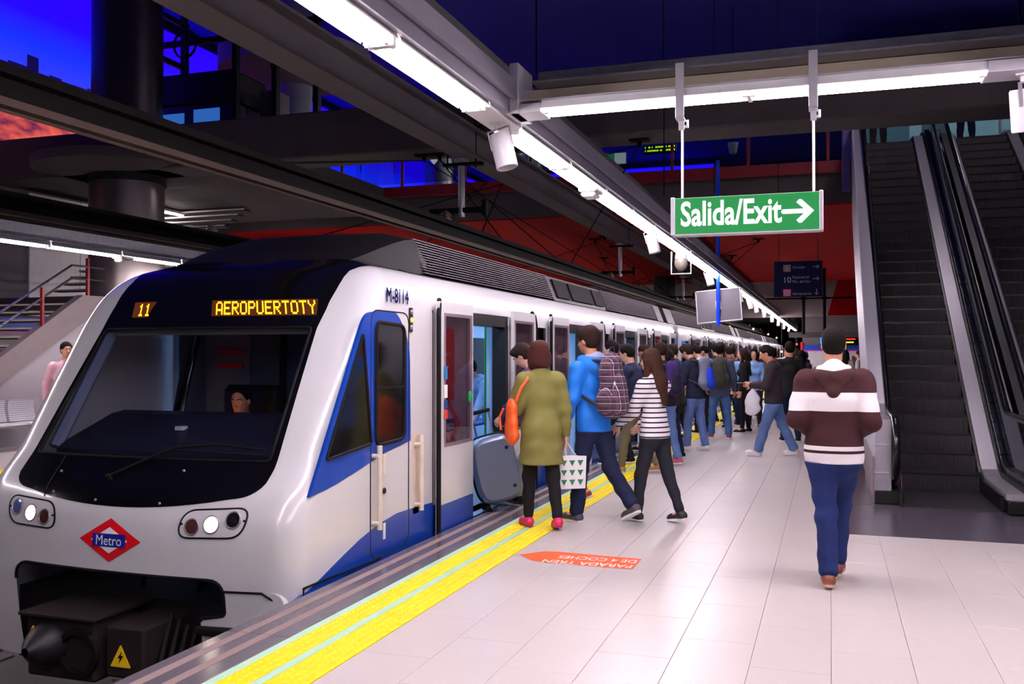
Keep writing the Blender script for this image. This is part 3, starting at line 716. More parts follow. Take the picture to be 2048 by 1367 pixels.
# headlights
def headlight(sg):
    par = None
    c = np.array([sg*.785, .43])
    bz = rpoly([(c[0]-sg*.26, c[1]-.10), (c[0]+sg*.22, c[1]-.085), (c[0]+sg*.27, c[1]+.115), (c[0]-sg*.22, c[1]+.085)], .11, 8)
    m = MB(); nose_poly(m, bz, .006, .02); hl = m.build('headlight', M_white, T1, smooth=50)
    m = MB(); nose_line(m, bz, .007, .004); m.build('seal', M_rub, hl)
    for k, (dx, dz, r, mt) in enumerate(((-.145, -.022, .052, 'a'), (0, -.002, .056, 'b'), (.155, .032, .052, 'c'))):
        cc = c+np.array([sg*dx, dz]); ring = [(cc[0]+r*math.cos(q), cc[1]+r*math.sin(q)) for q in np.linspace(0, 2*math.pi, 25)[:-1]]
        v = surf([q[0] for q in ring], [q[1] for q in ring], .012); ce = surf(cc[0], cc[1], .016 if mt == 'a' else .02)
        mm = MB(); mm.add(list(v)+[ce], [(i, (i+1) % 24, 24) for i in range(24)])
        mm.build('lens', {'a': mat('dark_red_lens', (74, 40, 40), .1), 'b': emit('lit_headlamp', (255, 232, 205), 7), 'c': mat('black_lens', (20, 18, 26), .08) if sg > 0 else mat('blue_grey_lens', (120, 140, 190), .1, .6)}[mt], hl, smooth=60)
        mm = MB(); nose_line(mm, ring, .006, .012); mm.build('lens_ring', M_galv, hl)
    for dx, dz in ((-.225, -.005), (.235, .03)):
        ce = surf(c[0]+sg*dx, c[1]+dz, .008); MB().sphere(tuple(ce), .009, 8, 5).build('screw', M_rub, hl)
headlight(1); headlight(-1)
# emblem on the nose (red diamond, blue bar, white lettering), conforming to the surface
M_lred = mat('emblem_red', (222, 16, 30), .3); M_lwht = mat('emblem_white', (240, 240, 244), .3); M_lblu = mat('emblem_blue', (22, 32, 140), .3)
def rh(cx, cz, a, b): return [(cx-a, cz), (cx, cz-b), (cx+a, cz), (cx, cz+b)]
LC = (-.02, .285)
m = MB(); nose_poly(m, rh(*LC, .265, .152), .006, .02); em = m.build('emblem', M_lred, T1)
m = MB(); nose_poly(m, rh(*LC, .160, .092), .009, .015); m.build('emblem_field', M_lwht, em)
m = MB(); nose_poly(m, [(LC[0]-.142, LC[1]-.045), (LC[0]+.142, LC[1]-.045), (LC[0]+.142, LC[1]+.045), (LC[0]-.142, LC[1]+.045)], .012, .015); m.build('emblem_bar', M_lblu, em)
v, f = text_mesh('Metro', .098, .92, 0, align='CENTER'); m = MB(); m.add(surf(v[:, 0]+LC[0], v[:, 1]+LC[1]-.033, .015), f); m.build('emblem_lettering', M_lwht, em)
# LED destination display
FONT = {'A': '01110100011000110001111111000110001', 'E': '11111100001000011110100001000011111', 'R': '11110100011000111110101001001010001', 'O': '01110100011000110001100011000101110', 'P': '11110100011000111110100001000010000', 'U': '10001100011000110001100011000101110', 'T': '11111001000010000100001000010000100', 'Y': '10001100010101000100001000010000100', '1': '00100011000010000100001000010001110', '4': '00010001100101010010111110001000010'}
M_led = emit('amber_led', (255, 168, 20), 3.0); M_ledg = emit('amber_led_glow_window', (120, 52, 4), .35)
def led(text, s0, z0, px, clip):
    m = MB()
    for k, ch in enumerate(text):
        for i, b_ in enumerate(FONT[ch]):
            if b_ == '0': continue
            sx = s0+(k*6+i % 5)*px; z = z0+(6-i//5)*px*1.28
            if sx > clip: continue
            q = np.array([(sx, z), (sx+px*.98, z), (sx+px*.98, z+px*1.26), (sx, z+px*1.26)]); q[:, 0] -= .52*(q[:, 1]-z0)
            m.add(surf(q[:, 0], q[:, 1], .0085), [(0, 1, 2, 3)])
    return m.build('display_text', M_led, T1)
led('AEROPUERTOTY', .098, 1.915, .01245, .975); led('11', -.705, 1.915, .0120, -.585)
m = MB(); nose_poly(m, [(.06, 1.905), (.985, 1.905), (.945, 2.04), (-.01, 2.04)], .006, .03); m.build('display_window', M_ledg, T1)
m = MB(); nose_poly(m, [(-.76, 1.905), (-.60, 1.905), (-.585, 2.04), (-.83, 2.04)], .006, .03); m.build('display_window', M_ledg, T1)
# wiper, mask joint and catches
m = MB(); q = [(-.15, .70), (.05, .80), (.28, .90), (.60, .93), (.98, .90)]; m.tube([tuple(surf(a, b, .03)) for a, b in q], .011, 6)
nose_line(m, [(.2, .885), (.98, .87)], .008, .02, closed=False); m.cyl(tuple(surf(-.16, .69, 0)), tuple(surf(-.16, .69, .05)), .022, .016, 10); m.build('wiper', M_rub, T1)
m = MB(); nose_line(m, [(-.72, .83), (-.70, .55)], .004, .005, closed=False); m.build('mask_joint', M_rub, T1)
for sx, z in ((-.66, .72), (-.62, .585), (-.2, .55), (.35, .55), (.42, .76)): MB().sphere(tuple(surf(sx, z, .006)), .011, 8, 5).build('mask_catch', M_galv, T1)
# blue paint fields and cab windows on the right side (flat side plane)
XR = XC+HW
def side(poly, x0, x1, name, m_, par=T1): return MB().prism(poly, 0, x0, x1).build(name, m_, par)
bl = rpoly([(5.80, .61), (6.63, 1.93), (7.20, 1.955), (7.45, 1.70), (7.47, .86), (6.95, .80), (6.5, .71), (6.1, .64)], [0, .12, .12, .2, 0, 0, .3, .3])
side([(y, z) for y, z in bl], XR-.02, XR+.004, 'blue_side_panel', M_blue)
side(rpoly([(6.02, .845), (6.72, .90), (6.58, 1.76)], .03), XR, XR+.009, 'side_quarterlight', M_black)
m = MB(); pl = rpoly([(6.02, .845), (6.72, .90), (6.58, 1.76)], .03); m.tube([(XR+.009, y, z) for y, z in pl], .012, 6, closed=True); m.build('quarterlight_seal', M_rub, T1)
cw = rpoly([(6.80, .875), (7.33, .89), (7.33, 1.84), (6.80, 1.86)], .09)
side(cw, XR, XR+.009, 'cab_door_window', M_black); m = MB(); m.tube([(XR+.009, y, z) for y, z in cw], .016, 6, closed=True); m.box(XR+.005, XR+.016, 6.8, 7.33, 1.32, 1.34); m.parts('cab_window_frame', M_rub, T1)
dl = rpoly([(6.72, -.02), (7.43, .0), (7.43, 1.95), (6.72, 1.95)], .12)
m = MB(); m.tube([(XR+.001, y, z) for y, z in dl], .006, 5, closed=True); m.build('cab_door_joint', M_rub, T1)
sw = [(5.62, -.06), (5.78, -.03), (6.0, .03), (6.25, .105), (6.55, .185), (6.88, .25), (7.2, .28), (7.55, .275), (7.95, .26), (7.95, -.10), (7.2, -.13), (6.9, -.2), (6.6, -.30), (6.3, -.34), (5.7, -.34)]
side(sw, XR-.02, XR+.004, 'blue_swoosh', M_blue)
m = MB(); m.tube([(XR+.005, 5.72, .0), (XR+.005, 6.1, -.005), (XR+.005, 6.9, -.03)], .008, 5).tube([(XR+.005, 5.72, 0), (XR+.005, 5.72, -.2)], .006, 5); m.parts('skirt_gap', M_rub, T1)
M_bar = mat('worn_white_grab_bar', (214, 202, 190), .4, 0, .15, 12)
for y, za, zb in ((6.775, .22, .88), (7.58, .25, .90)):
    m = MB().tube([(XR+.055, y, za), (XR+.055, y, zb)], .022, 10); g = m.build('grab_bar', M_bar, T1, smooth=40)
    for z in (za+.05, zb-.08): MB().cyl((XR, y-.02, z), (XR+.06, y-.02, z), .018, .018, 8).build('bracket', M_bar, g)
MB().box(XR, XR+.004, 7.52, 7.64, .22, .92).build('grab_bar_plate', mat('rusty_recess', (206, 186, 172), .6, 0, .2, 8), T1)
MB().box(XR+.002, XR+.008, 6.93, 6.985, .63, .79, .002).build('latch_plate', M_bar, T1); MB().cyl((XR, 6.96, .50), (XR+.012, 6.96, .50), .026, .022, 14).build('key_escutcheon', M_dark, T1)
MB().box(XR+.002, XR+.008, 6.935, 6.98, .11, .24, .002).build('door_handle_recess', M_wplas, T1)
il = MB().box(XR, XR+.012, 7.43, 7.50, 1.79, 2.0, .01).build('side_indicator', M_dark, T1)
for k, z in enumerate((1.83, 1.895, 1.96)): MB().sphere((XR+.012, 7.465, z), (.012, .022, .022), 10, 6).build('lamp', emit('amber_indicator', (255, 180, 40), 3) if k == 1 else M_galv, il)
v, f = text_mesh('M-8114', .175, .80, 0); zz_ = v[:, 1]+2.025; m = MB(); [m.add(np.stack([XC+np.interp(zz_, _wz, _wx)+.014, v[:, 0]+6.98+dy+.5*(zz_-2.03), zz_+dz], 1), f) for dy, dz in ((0, 0), (.006, 0), (0, .005), (.006, .005), (.003, .0025))]; m.build('car_number', mat('blue_lettering', (16, 28, 84), .9, spec=.03), T1)
MB().box(XR-.05, XR+.002, 7.945, 7.957, -.1, 2.0).build('body_joint', M_rub, T1)
# coupler and front underframe
cp = MB().box(XC-.57, XC+.03, 5.30, 5.75, -.66, -.22, .02).box(XC-.60, XC+.06, 5.25, 5.85, -.23, -.205, .005).build('coupler_box', mat('dirty_coupler_steel', (36, 28, 29), .75, .2, .35, 7, spec=.2), T1)
MB().box(XC+.08, XC+.40, 5.34, 5.9, -.62, -.26, .02).build('side_contact_box', MATS['dirty_coupler_steel'], cp)
m = MB().lathe([(.16, 0), (.15, -.06), (.10, -.15), (.03, -.22)], (XC-.36, 5.30, -.42), 16, axis=1); m.build('coupler_cone', M_dark, cp, smooth=40)
m = MB().lathe([(.17, 0), (.17, -.04), (.13, -.04), (.12, .05), (0, .05)], (XC-.10, 5.30, -.46), 20, axis=1); m.build('coupler_socket', M_rub, cp, smooth=40)
M_wy = mat('warning_yellow', (246, 200, 20), .5)
for x, y, z in ((XC-.50, 5.292, -.38), (XC+.22, 5.33, -.46)):
    tr_ = MB().prism(rpoly([(x-.085, z-.075), (x+.085, z-.075), (x, z+.08)], .012), 1, y-.004, y).build('warning_triangle', M_wy, cp)
    MB().prism([(x+.012, z+.035), (x-.022, z-.015), (x-.002, z-.012), (x-.012, z-.05), (x+.024, z+.004), (x+.004, z+.002)], 1, y-.007, y-.003).build('bolt_mark', M_rub, tr_)
for k in range(7):
    x = XC+.38+.07*k; m = MB(); m.tube([(x, 5.65, -.25-.03*k), (x+.06, 5.45, -.55), (x+.16, 5.42, -.72+.02*k), (x+.22, 5.5, -.6), (x+.2, 5.8, -.3)], .022-.001*k, 7); m.build('jumper_hose', M_rub, T1, smooth=50)
MB().box(XC-1.2, XC+1.2, 5.85, 7.9, -.75, -.2).build('underframe', M_dark, T1)
MB().box(XC-.1, XC+.9, 5.7, 5.78, -.95, -.86, .01).build('lifeguard', M_galv, T1)
# cab interior
MB().box(XC-1.28, XC+1.28, 7.86, 7.93, .05, 2.18).build('cab_bulkhead', mat('dim_cab_wall', (72, 84, 104), .6), T1)
m = MB()
prof = [(5.98, .45), (5.99, .86), (6.1, .92), (6.6, 1.10), (6.75, 1.12), (6.82, 1.05), (6.82, .4)]
m.prism(prof, 0, XC-.98, XC+.98); m.build('cab_desk', mat('dark_navy_desk', (30, 30, 48), .5, 0, .1, 4), T1)
MB().box(XC-.12, XC-.06, 7.83, 7.86, .1, 2.1).box(XC+.50, XC+.56, 7.83, 7.86, .1, 2.1).parts('cab_door_post', M_dark, T1)
MB().box(XC-.95, XC-.45, 7.84, 7.86, .5, 2.1).build('cab_rear_window', mat('grey_cab_panel', (110, 112, 120), .5), T1)
for z in (1.60, 1.47): MB().box(XC-.80, XC-.52, 7.82, 7.84, z, z+.045).build('red_reflection_band', mat('red_reflection_band', (200, 20, 30), .4), T1)  # red reflections in the cab glass, painted as solid bands on the bulkhead
MB().box(XC-1.0, XC+1.0, 6.60, 6.68, 1.76, 1.84, .02).build('roller_blind', mat('pale_blind', (176, 176, 180), .5), T1)
m = MB(); m.tube([(XC-1.06, 6.06, .86), (XC-1.00, 6.62, 1.78)], .055, 8); m.build('inner_pillar', mat('grey_pillar_trim', (120, 124, 150), .5), T1)
m = MB().box(XC-.50, XC+.10, 7.45, 7.60, .55, 1.32, .05).box(XC-.45, XC+.05, 7.1, 7.55, .48, .58, .04); m.build('driver_seat', M_dark, T1)
MB().box(XC-.09, XC-.03, 6.28, 6.36, 1.0, 1.03).build('desk_paper', M_wplas, T1)
MB().box(XC-.40, XC-.02, 6.825, 6.84, .93, 1.03).build('desk_screen', emit('amber_desk_screen', (255, 150, 90), 3.0), T1)
# ------------------------------------------------------------------ saloon module: local frame, y = 0 at the front end, 14.35 m long
def prof_pts(x_in=0.):
    return [(HW-x_in, -.06)]+[(HW-x_in, 1.95)]+[(float(x)-x_in, float(z)) for x, z in zip(_wx[2:8], _wz[2:8])]
DOORS = [.84, 4.50, 8.20, 11.90]; OW = 1.30
M_leafg = glass('door_leaf_glass', (232, 218, 224), .04, .02, .06, .5)
M_sal_trim = mat('black_door_reveal', (16, 15, 18), .4)
def side_panel(par, y0, y1, z0, z1, name='side_panel', m_=M_white, sgn=1, xo=0.):
    pts = [(x, z) for x, z in prof_pts()]
    zs_ = sorted({z0, z1}|{z for x, z in pts if z0 < z < z1}); rows = []
    for z in zs_:
        x = float(np.interp(z, [p_[1] for p_ in pts], [p_[0] for p_ in pts]))+xo
        rows.append([(sgn*x, y0, z), (sgn*x, y1, z), (sgn*(x-.06), y1, z), (sgn*(x-.06), y0, z)])
    m = MB(); m.grid(rows, closed=True); n = len(rows)
    m.f += [(0, 1, 2, 3), tuple((n-1)*4+i for i in (3, 2, 1, 0))]; m.mi += [0, 0]
    return m.build(name, m_, par, smooth=30)
def door_leaf(par, y0, left, glassm):
    W = .86; x = HW+.035
    m = MB()   # leaf frame round the window
    zb, zt = -.03, 2.08; wy0, wy1, wz0, wz1 = (.16, .78, .78, 1.95) if left else (.08, .70, .78, 1.95)
    for (a, b_, c, d) in ((0, W, zb, wz0), (0, W, wz1, zt), (0, wy0, wz0, wz1), (wy1, W, wz0, wz1)):
        m.box(x, x+.035, y0+a, y0+b_, c, d)
    bm = bmesh.new(); leaf = m.build('door_leaf', M_white, par)
    MB().box(x+.034, x+.039, y0+wy0-.05, y0+wy1+.05, wz0-.03, wz1+.03).build('door_glass', glassm, leaf)
    MB().box(x+.033, x+.0365, y0, y0+W, zb, .23).build('blue_band', M_blue, leaf)
    e = y0 if left else y0+W
    MB().tube([(x+.03, e, -.03), (x+.03, e, 1.95), (x+.022, e+(.03 if left else -.03), 2.05), (x, e+(.08 if left else -.08), 2.10)], .024, 6).build('edge_seal', M_rub, leaf)
    MB().sphere((x+.04, y0+(W-.1 if left else .1), 1.18), (.018, .03, .06), 10, 6).build('door_button', mat('green_button', (20, 170, 80), .3), leaf)
    return leaf
def saloon(par, nend0=0., nend1=0., detail=True):
    """all pieces of one car in its local frame, parented to par"""
    L = 14.35; ys0 = -nend0; ys1 = L+nend1
    edges = [ys0]
    for d in DOORS: edges += [d, d+OW]
    edges.append(ys1)
    for k in range(0, len(edges), 2):
        a, b_ = edges[k], edges[k+1]
        wa, wb = (a+.90, b_-.90) if k not in (0, len(edges)-2) else ((a+.35, b_-.95) if k == 0 else (a+.95, b_-.35))
        if wb-wa > .3:
            side_panel(par, a, wa, .23, 2.34); side_panel(par, wb, b_, .23, 2.34); side_panel(par, wa, wb, .23, .74); side_panel(par, wa, wb, 1.93, 2.34)
            MB().box(HW-.05, HW+.004, wa-.01, wb+.01, .74, 1.93).build('side_window', M_glassd, par)
        else: side_panel(par, a, b_, .23, 2.34)
        side_panel(par, a, b_, -.10, .23, 'blue_sill_panel', M_blue)
    for d in DOORS:
        side_panel(par, d, d+OW, 2.02, 2.34, 'door_lintel')
        MB().box(HW-.16, HW-.005, d-.0, d+OW, 1.90, 2.02).build('door_header', M_sal_trim, par)
        MB().box(HW-.16, HW-.005, d, d+.045, -.02, 1.92).box(HW-.16, HW-.002, d+OW-.09, d+OW, -.02, 1.92).parts('door_jamb', M_sal_trim, par)
        MB().box(HW-.2, HW+.03, d, d+OW, -.08, -.02).build('door_sill', M_steel, par)
        door_leaf(par, d-.85, True, M_leafg); door_leaf(par, d+OW-.01, False, M_leafg)
        MB().sphere((HW+.01, d+OW+1.02, 1.72), (.02, .035, .07), 8, 6).build('door_lamp', emit('red_door_lamp', (230, 30, 50), .8), par)
        m = MB().cyl((HW-.35, d+OW+.22, -.02), (HW-.35, d+OW+.22, 2.18), .017, .017, 8); m.build('grab_pole', M_green, par, smooth=40)
        for yy in (d-.06, d+OW+.04): MB().box(HW-.27, HW-.08, yy-.015, yy+.015, .0, 1.95).build('windbreak_panel', M_int, par)
    for y0, y1 in ((0 if nend0 == 0 else ys0+.3, DOORS[0]-.3), *[(DOORS[k]+OW+.2, DOORS[k+1]-.2) for k in range(3)], (DOORS[3]+OW+.2, ys1-.3)):
        for sg in (-1, 1):
            if y1-y0 > .6: MB().box(min(sg*(HW-.55), sg*(HW-.1)), max(sg*(HW-.55), sg*(HW-.1)), y0, y1, .38, .46, .03).box(min(sg*(HW-.2), sg*(HW-.1)), max(sg*(HW-.2), sg*(HW-.1)), y0, y1, .46, .95, .03).build('bench_seat', mat('blue_seat', (40, 60, 150), .6), par)
    MB().box(-HW+.06, HW-.06, ys0+.02, ys1-.02, -.10, -.02).build('saloon_floor', M_intf, par)
    MB().box(-HW+.1, HW-.12, ys0+.02, ys1-.02, 2.20, 2.26).build('saloon_ceiling', M_int, par)
    for x in (-.45, .45): MB().box(x-.09, x+.09, ys0+.3, ys1-.3, 2.17, 2.2).build('ceiling_light', M_litc, par)
    MB().box(-HW, -HW+.06, ys0, ys1, -.1, .78).box(-HW, -HW+.06, ys0, ys1, 1.9, 2.3).box(-HW, -HW+.06, ys0, ys0+1, .78, 1.9).box(-HW, -HW+.06, ys1-1, ys1, .78, 1.9).box(-HW, -HW+.06, L/2-.4, L/2+.4, .78, 1.9).build('far_side_wall', M_int, par)
    MB().box(-HW+.02, -HW+.04, ys0+1, ys1-1, .78, 1.9).build('far_window', M_glassd, par)
    if nend0: MB().box(-HW+.05, -.5, ys0, ys0+.06, -.05, 2.3).box(.5, HW-.05, ys0, ys0+.06, -.05, 2.3).box(-.5, .5, ys0, ys0+.06, 1.95, 2.3).build('end_wall', M_white, par)
    MB().box(-HW+.05, -.5, ys1-.06, ys1, -.05, 2.3).box(.5, HW-.05, ys1-.06, ys1, -.05, 2.3).box(-.5, .5, ys1-.06, ys1, 1.95, 2.3).build('end_wall', M_white, par)
    # roof: dark dome, louvred fairing, vent boxes
    M_roof = mat('dark_grey_roof', (32, 29, 33), .6, 0, .12, 3, spec=.15)
    rows = []
    for x, z in ((-1.16, 2.33), (-1.0, 2.42), (-.5, 2.52), (0, 2.54), (.5, 2.52), (1.0, 2.42), (1.16, 2.33)): rows.append([(x, ys0, z), (x, ys1, z)])
    m = MB(); m.grid(rows); m.build('roof', M_roof, par, smooth=60)
    def fair(a, b_, name, m_, x=1.12, xt=.98, zb=2.36, zt=2.72):
        m = MB(); m.prism([(-x, zb), (x, zb), (xt, zt), (.6, zt+.06), (-.6, zt+.06), (-xt, zt)], 1, a, b_); return m.build(name, m_, par)
    M_fair = mat('graphite_fairing', (44, 39, 46), .55, 0, .1, 3, spec=.15); M_slat = mat('louvre_slat', (92, 85, 95), .5, 0, .1, 5, spec=.2)
    secs = [(.45, 5.0), (8.3, 13.6)] if not nend0 else [(ys0+1.2, 5.0), (8.3, ys1-1.4)]
    for a, b_ in secs:
        fair(a, b_, 'louvre_core', mat('matt_louvre_core', (9, 8, 9), .9, 0, .1, 4, spec=.03), 1.06, .93)
        for k in range(13):
            t_ = (k+.5)/13; x = 1.13+(.985-1.13)*t_; z = 2.37+.36*t_
            MB().box(x-.05, x+.006, a, b_, z-.004, z+.004).build('louvre_slat', M_slat, par)
    fair(5.0, 8.3, 'equipment_fairing', M_fair)
    for k, (a, b_) in enumerate(((5.2, 5.9), (6.05, 7.4), (7.55, 8.2))):
        m = MB(); m.prism([(1.10, 2.42), (1.125, 2.42), (1.03, 2.68), (1.0, 2.68)], 1, a, b_); m.build('vent_panel', mat('matt_vent_mesh', (24, 21, 24), .8, 0, .2, 40, spec=.08), par)
    if nend0: fair(ys0, secs[0][0], 'front_fairing', M_fair)
    else:
        rows = []
        for y_, w_, zt in ((-.85, .9, 2.34), (-.72, .97, 2.40), (-.5, 1.02, 2.48), (-.2, 1.07, 2.60), (.05, 1.1, 2.69), (.25, 1.11, 2.745), (.45, 1.12, 2.78)):
            rows.append([(-w_, y_+.15*(zt < 2.7), 2.30), (-w_*.97, y_+.12, 2.30+(zt-2.3)*.4), (-w_*.9, y_, 2.3+(zt-2.3)*.85), (-w_*.6, y_-.02, zt), (0, y_-.04, zt+.01), (w_*.6, y_-.02, zt), (w_*.9, y_, 2.3+(zt-2.3)*.85), (w_*.97, y_+.12, 2.30+(zt-2.3)*.4), (w_, y_+.15*(zt < 2.7), 2.30)])
        m = MB(); m.grid(rows, flip=True); m.add(rows[0], [tuple(range(9))]); m.build('front_fairing', mat('black_front_fairing', (19, 16, 20), .6, 0, .1, 3, spec=.12), par, smooth=50)
    fair(secs[1][1], ys1, 'rear_fairing', M_fair)
    MB().box(-1.1, 1.1, ys0+.2, ys1-.2, -.55, -.1).build('underframe', M_dark, par)
_keep = ORG[T1]; ORG[T1] = (0, -2.45, -1.08); sal = T1
saloon(sal)
# flag and emblem painted on the body behind the open front door leaf
MB().box(HW, HW+.004, .16, .52, 1.16, 1.84).build('red_flag', M_lred, sal)
for k in range(5):
    cy, cz = .26+.07*(k % 3)+(.03 if k > 2 else 0), 1.60-.11*(k//3); sp = [(cy+(.028 if i % 2 == 0 else .011)*math.sin(i*math.pi/5), cz+(.028 if i % 2 == 0 else .011)*math.cos(i*math.pi/5)) for i in range(10)]
    MB().prism(sp, 0, HW+.004, HW+.006).build('star', M_lwht, sal)
e_ = MB().prism(rh(.38, .93, .30, .26), 0, HW, HW+.004).build('side_emblem', M_lred, sal)
MB().prism(rh(.38, .93, .17, .15), 0, HW+.004, HW+.006).build('emblem_field', M_lwht, e_); MB().box(HW+.006, HW+.008, .22, .54, .87, .99).build('emblem_bar', M_lblu, e_)
lettering('emblem_lettering', 'Metro', .12, (HW+.009, .235, .89), (0, 1, 0), (0, 0, 1), M_lwht, e_, xscale=.85, bold=.002)
# stickers on the first door glass
for k, (z, m_) in enumerate(((1.44, mat('sticker_blue', (30, 110, 170), .4)), (1.27, M_lwht), (1.13, mat('sticker_blue2', (20, 60, 120), .4)), (1.04, mat('sticker_red', (210, 60, 50), .4)))):
    MB().box(HW+.075, HW+.077, .09, .17, z-.07 if k < 2 else z-.03, z+.05).build('door_sticker', m_, sal)
ORG[T1] = _keep
# second to fourth cars
T2 = thing('metro_car', 'second metro car in the train, just past the grey gangway beside the crowd', 'train', (XC, 22.9, -1.08))
ORG[T2] = (0, -1.6, -1.08)
saloon(T2, 1.6, 1.6)
ORG[T2] = (XC, 22.9, -1.08)
MB().box(XC-.9, XC+1.25, 22.32, 22.88, -.3, 2.25, .08).build('gangway_bellows', mat('grey_gangway_rubber', (120, 114, 120), .6), T2)
KIDS = build_kids()
for lab, y in (('third metro car, far along the platform', 41.1), ('fourth and last metro car at the far end of the platform', 59.3)):
    c = copy_tree(T2, None, KIDS); c.location = (XC, y, -1.08); c['label'] = lab
# ================================================================== ESCALATORS
def step_mat():
    t = NT('ribbed_escalator_step'); p = t.xyz(); 
    wv = t.math('SINE', t.math('MULTIPLY', p[0], 2*math.pi/.0185)); n = t.noise(30, 3)
    t.base(t.mix(t.math('MULTIPLY_ADD', wv, .5, .5), lin((34, 31, 34)), lin((104, 97, 102)))); t.b.inputs['Roughness'].default_value = .45; t.b.inputs['Metallic'].default_value = .4
    t.bump(wv, .6, .006); return t.m
M_step = step_mat()
M_escw = mat('scratched_stainless_deck', (176, 170, 182), .34, .55, .16, 22, stretch=(6, .6, .6), rvar=.2)
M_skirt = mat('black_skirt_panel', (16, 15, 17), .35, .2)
M_hand = mat('black_rubber_handrail', (10, 10, 13), .25)
M_bglass = glass('balustrade_glass', (150, 176, 180), .05, .02, .25, .7)
YB, YI, YT, ZT = 11.75, 12.15, 21.55, 6.02
SL = ZT/(YT-YI)
def zl(y): return max(0., min(ZT, (y-YI)*SL))
def esc(x0, label, left_casing):
    x1 = x0+.92
    t = thing('escalator', label, 'escalator', (x0, 11, 0)); ORG[t] = (x0, 11, 0)
    n = 29; run = (YT-YI)/n; rise = ZT/n; sm = None
    for k in range(n+1):
        y = YI-run+run*k; z = rise*k-rise
        if k == 0: continue
        if sm is None:
            m = MB(); m.prism([(0, 0), (run+.02, 0), (run+.02, -.03), (.10, -.05), (.045, -rise+.02), (.03, -rise), (.004, -rise), (-.004, -.04)], 0, x0+.005, x1-.005)
            m.v = [(v[0]-x0, v[1], v[2]) for v in m.v]; ORGk = ORG[t]; m.cm = 1; m.box(.006, .914, -.008, .06, -.024, .0015); ORG[t] = (0, 0, 0); o = m.build('step', [M_step, M_skirt], t, smooth=25); ORG[t] = ORGk; sm = o.data  # black box on the step edge paints the shadow line between risers
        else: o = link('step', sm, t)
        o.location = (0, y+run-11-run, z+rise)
    MB().box(x0, x1, 10.7, YI, -.02, .012, .003).build('comb_plate', mat('dark_ribbed_landing', (60, 56, 62), .4, .4, .2, 20, .3, 90), t)
    MB().box(x0, x1, YT, 22.4, ZT-.03, ZT+.006).build('upper_landing', MATS['dark_ribbed_landing'], t)
    def band(xa, xb, lo, hi, name, m_, ya=10.75, yb=22.3):
        pts = [(ya, 0), (YI-.15, 0), (YI+.1, zl(YI+.1)), (YT-.1, zl(YT-.1)), (YT+.2, ZT), (yb, ZT)]
        poly = [(y, z+lo) for y, z in pts]+[(y, z+hi) for y, z in pts[::-1]]
        return MB().prism(poly, 0, xa, xb).build(name, m_, t)
    # skirts beside the steps
    band(x0-.03, x0, -.25, .16, 'skirt_panel', M_skirt); band(x1, x1+.03, -.25, .16, 'skirt_panel', M_skirt)
    def rail_path(y_end=10.72, top=.93):
        P_ = [(22.4, ZT+top)]+[(YT+.25, ZT+top), (YT, ZT+top-.04)]
        P_ += [(YI+.12, top+.05), (YI-.05, top-.01), (YI-.3, top-.02)]
        P_ += [(y_end+.32, top-.02)]+[(y_end+.32-.32*math.sin(a), top-.34+.32*math.cos(a)) for a in np.linspace(.2, math.pi-.15, 9)]+[(y_end+.36, .26)]
        return P_
    def rail(x, name='handrail'):
        m = MB(); pth = rail_path()
        rows = []
        m.tube([(x, y, z) for y, z in pth], .040, 10); return m.build(name, M_hand, t, smooth=50)
    def pane(x):
        pth = rail_path(); poly = [(y, z-.03) for y, z in pth[:-1]]+[(11.1, .12), (YI-.05, .14), (YT-.05, ZT+.1), (22.4, ZT+.14)]
        return MB().prism([(y, z) for y, z in poly], 0, x-.006, x+.006).build('glass_balustrade', M_bglass, t)
    def low_side(s):
        xa = x1 if s > 0 else x0
        def bx(a, b_): return (xa+a, xa+b_) if s > 0 else (xa-b_, xa-a)
        band(*bx(.03, .20), .14, .20, 'inner_deck', M_escw, 10.6); band(*bx(.20, .225), .12, .26, 'deck_edge', M_skirt, 10.7); band(*bx(.235, .285), .16, .32, 'glass_channel', M_steel, 10.75)
        pane(xa+s*.29); rail(xa+s*.29)
        MB().box(*bx(.03, .33), 10.5, 11.2, 0, .14, .02).build('newel_base', M_skirt, t)
    if left_casing:
        top = .93
        pts = [(10.98, 0.), (YI-.25, 0), (YI+.1, zl(YI+.1)), (20.75, zl(20.75))]
        poly = [(y, z+.14 if z == 0 else z-.9) for y, z in pts]
        poly = [(10.98, .13), (11.5, -.02), (13.2, -.05), (20.75, zl(20.75)-1.1), (20.75, zl(20.75)+top), (YI+.12, zl(YI+.12)+top), (YI-.2, top-.03), (10.98, top-.03)]
        MB().prism(poly, 0, x0-.27, x0-.10).build('casing', M_escw, t)
        MB().prism([(y-.004 if i in (0, 7) else y, z+.004 if i in (4, 5, 6, 7) else z) for i, (y, z) in enumerate(poly)], 0, x0-.275, x0-.262).build('casing_edge', M_alu, t)
        MB().box(x0-.27, x0-.12, 10.968, 10.98, .62, .635).box(x0-.27, x0-.12, 10.968, 10.98, .32, .335).parts('panel_joint', M_alu, t)
        MB().box(x0-.27, x0+.02, 10.90, 11.15, 0, .14, .01).build('newel_base', M_skirt, t)
        MB().box(x0-.29, x0-.27, 10.95, 13.2, 0, .5).build('side_skirt', mat('pinkish_steel_skirt', (150, 134, 140), .3, .7), t)
        band(x0-.10, x0-.03, .16, .80, 'inner_panel', M_skirt, 11.2, 21.0)
        m = MB(); pth = rail_path(10.74); m.tube([(x0-.065, y, z) for y, z in pth], .042, 10); m.build('handrail', M_hand, t, smooth=50)
        band(x0-.035, x0-.022, .72, .80, 'rail_edge_strip', M_steel, 11.4, 21.8)  # thin stainless strip along the inner side of the handrail
        pane(x0-.07)
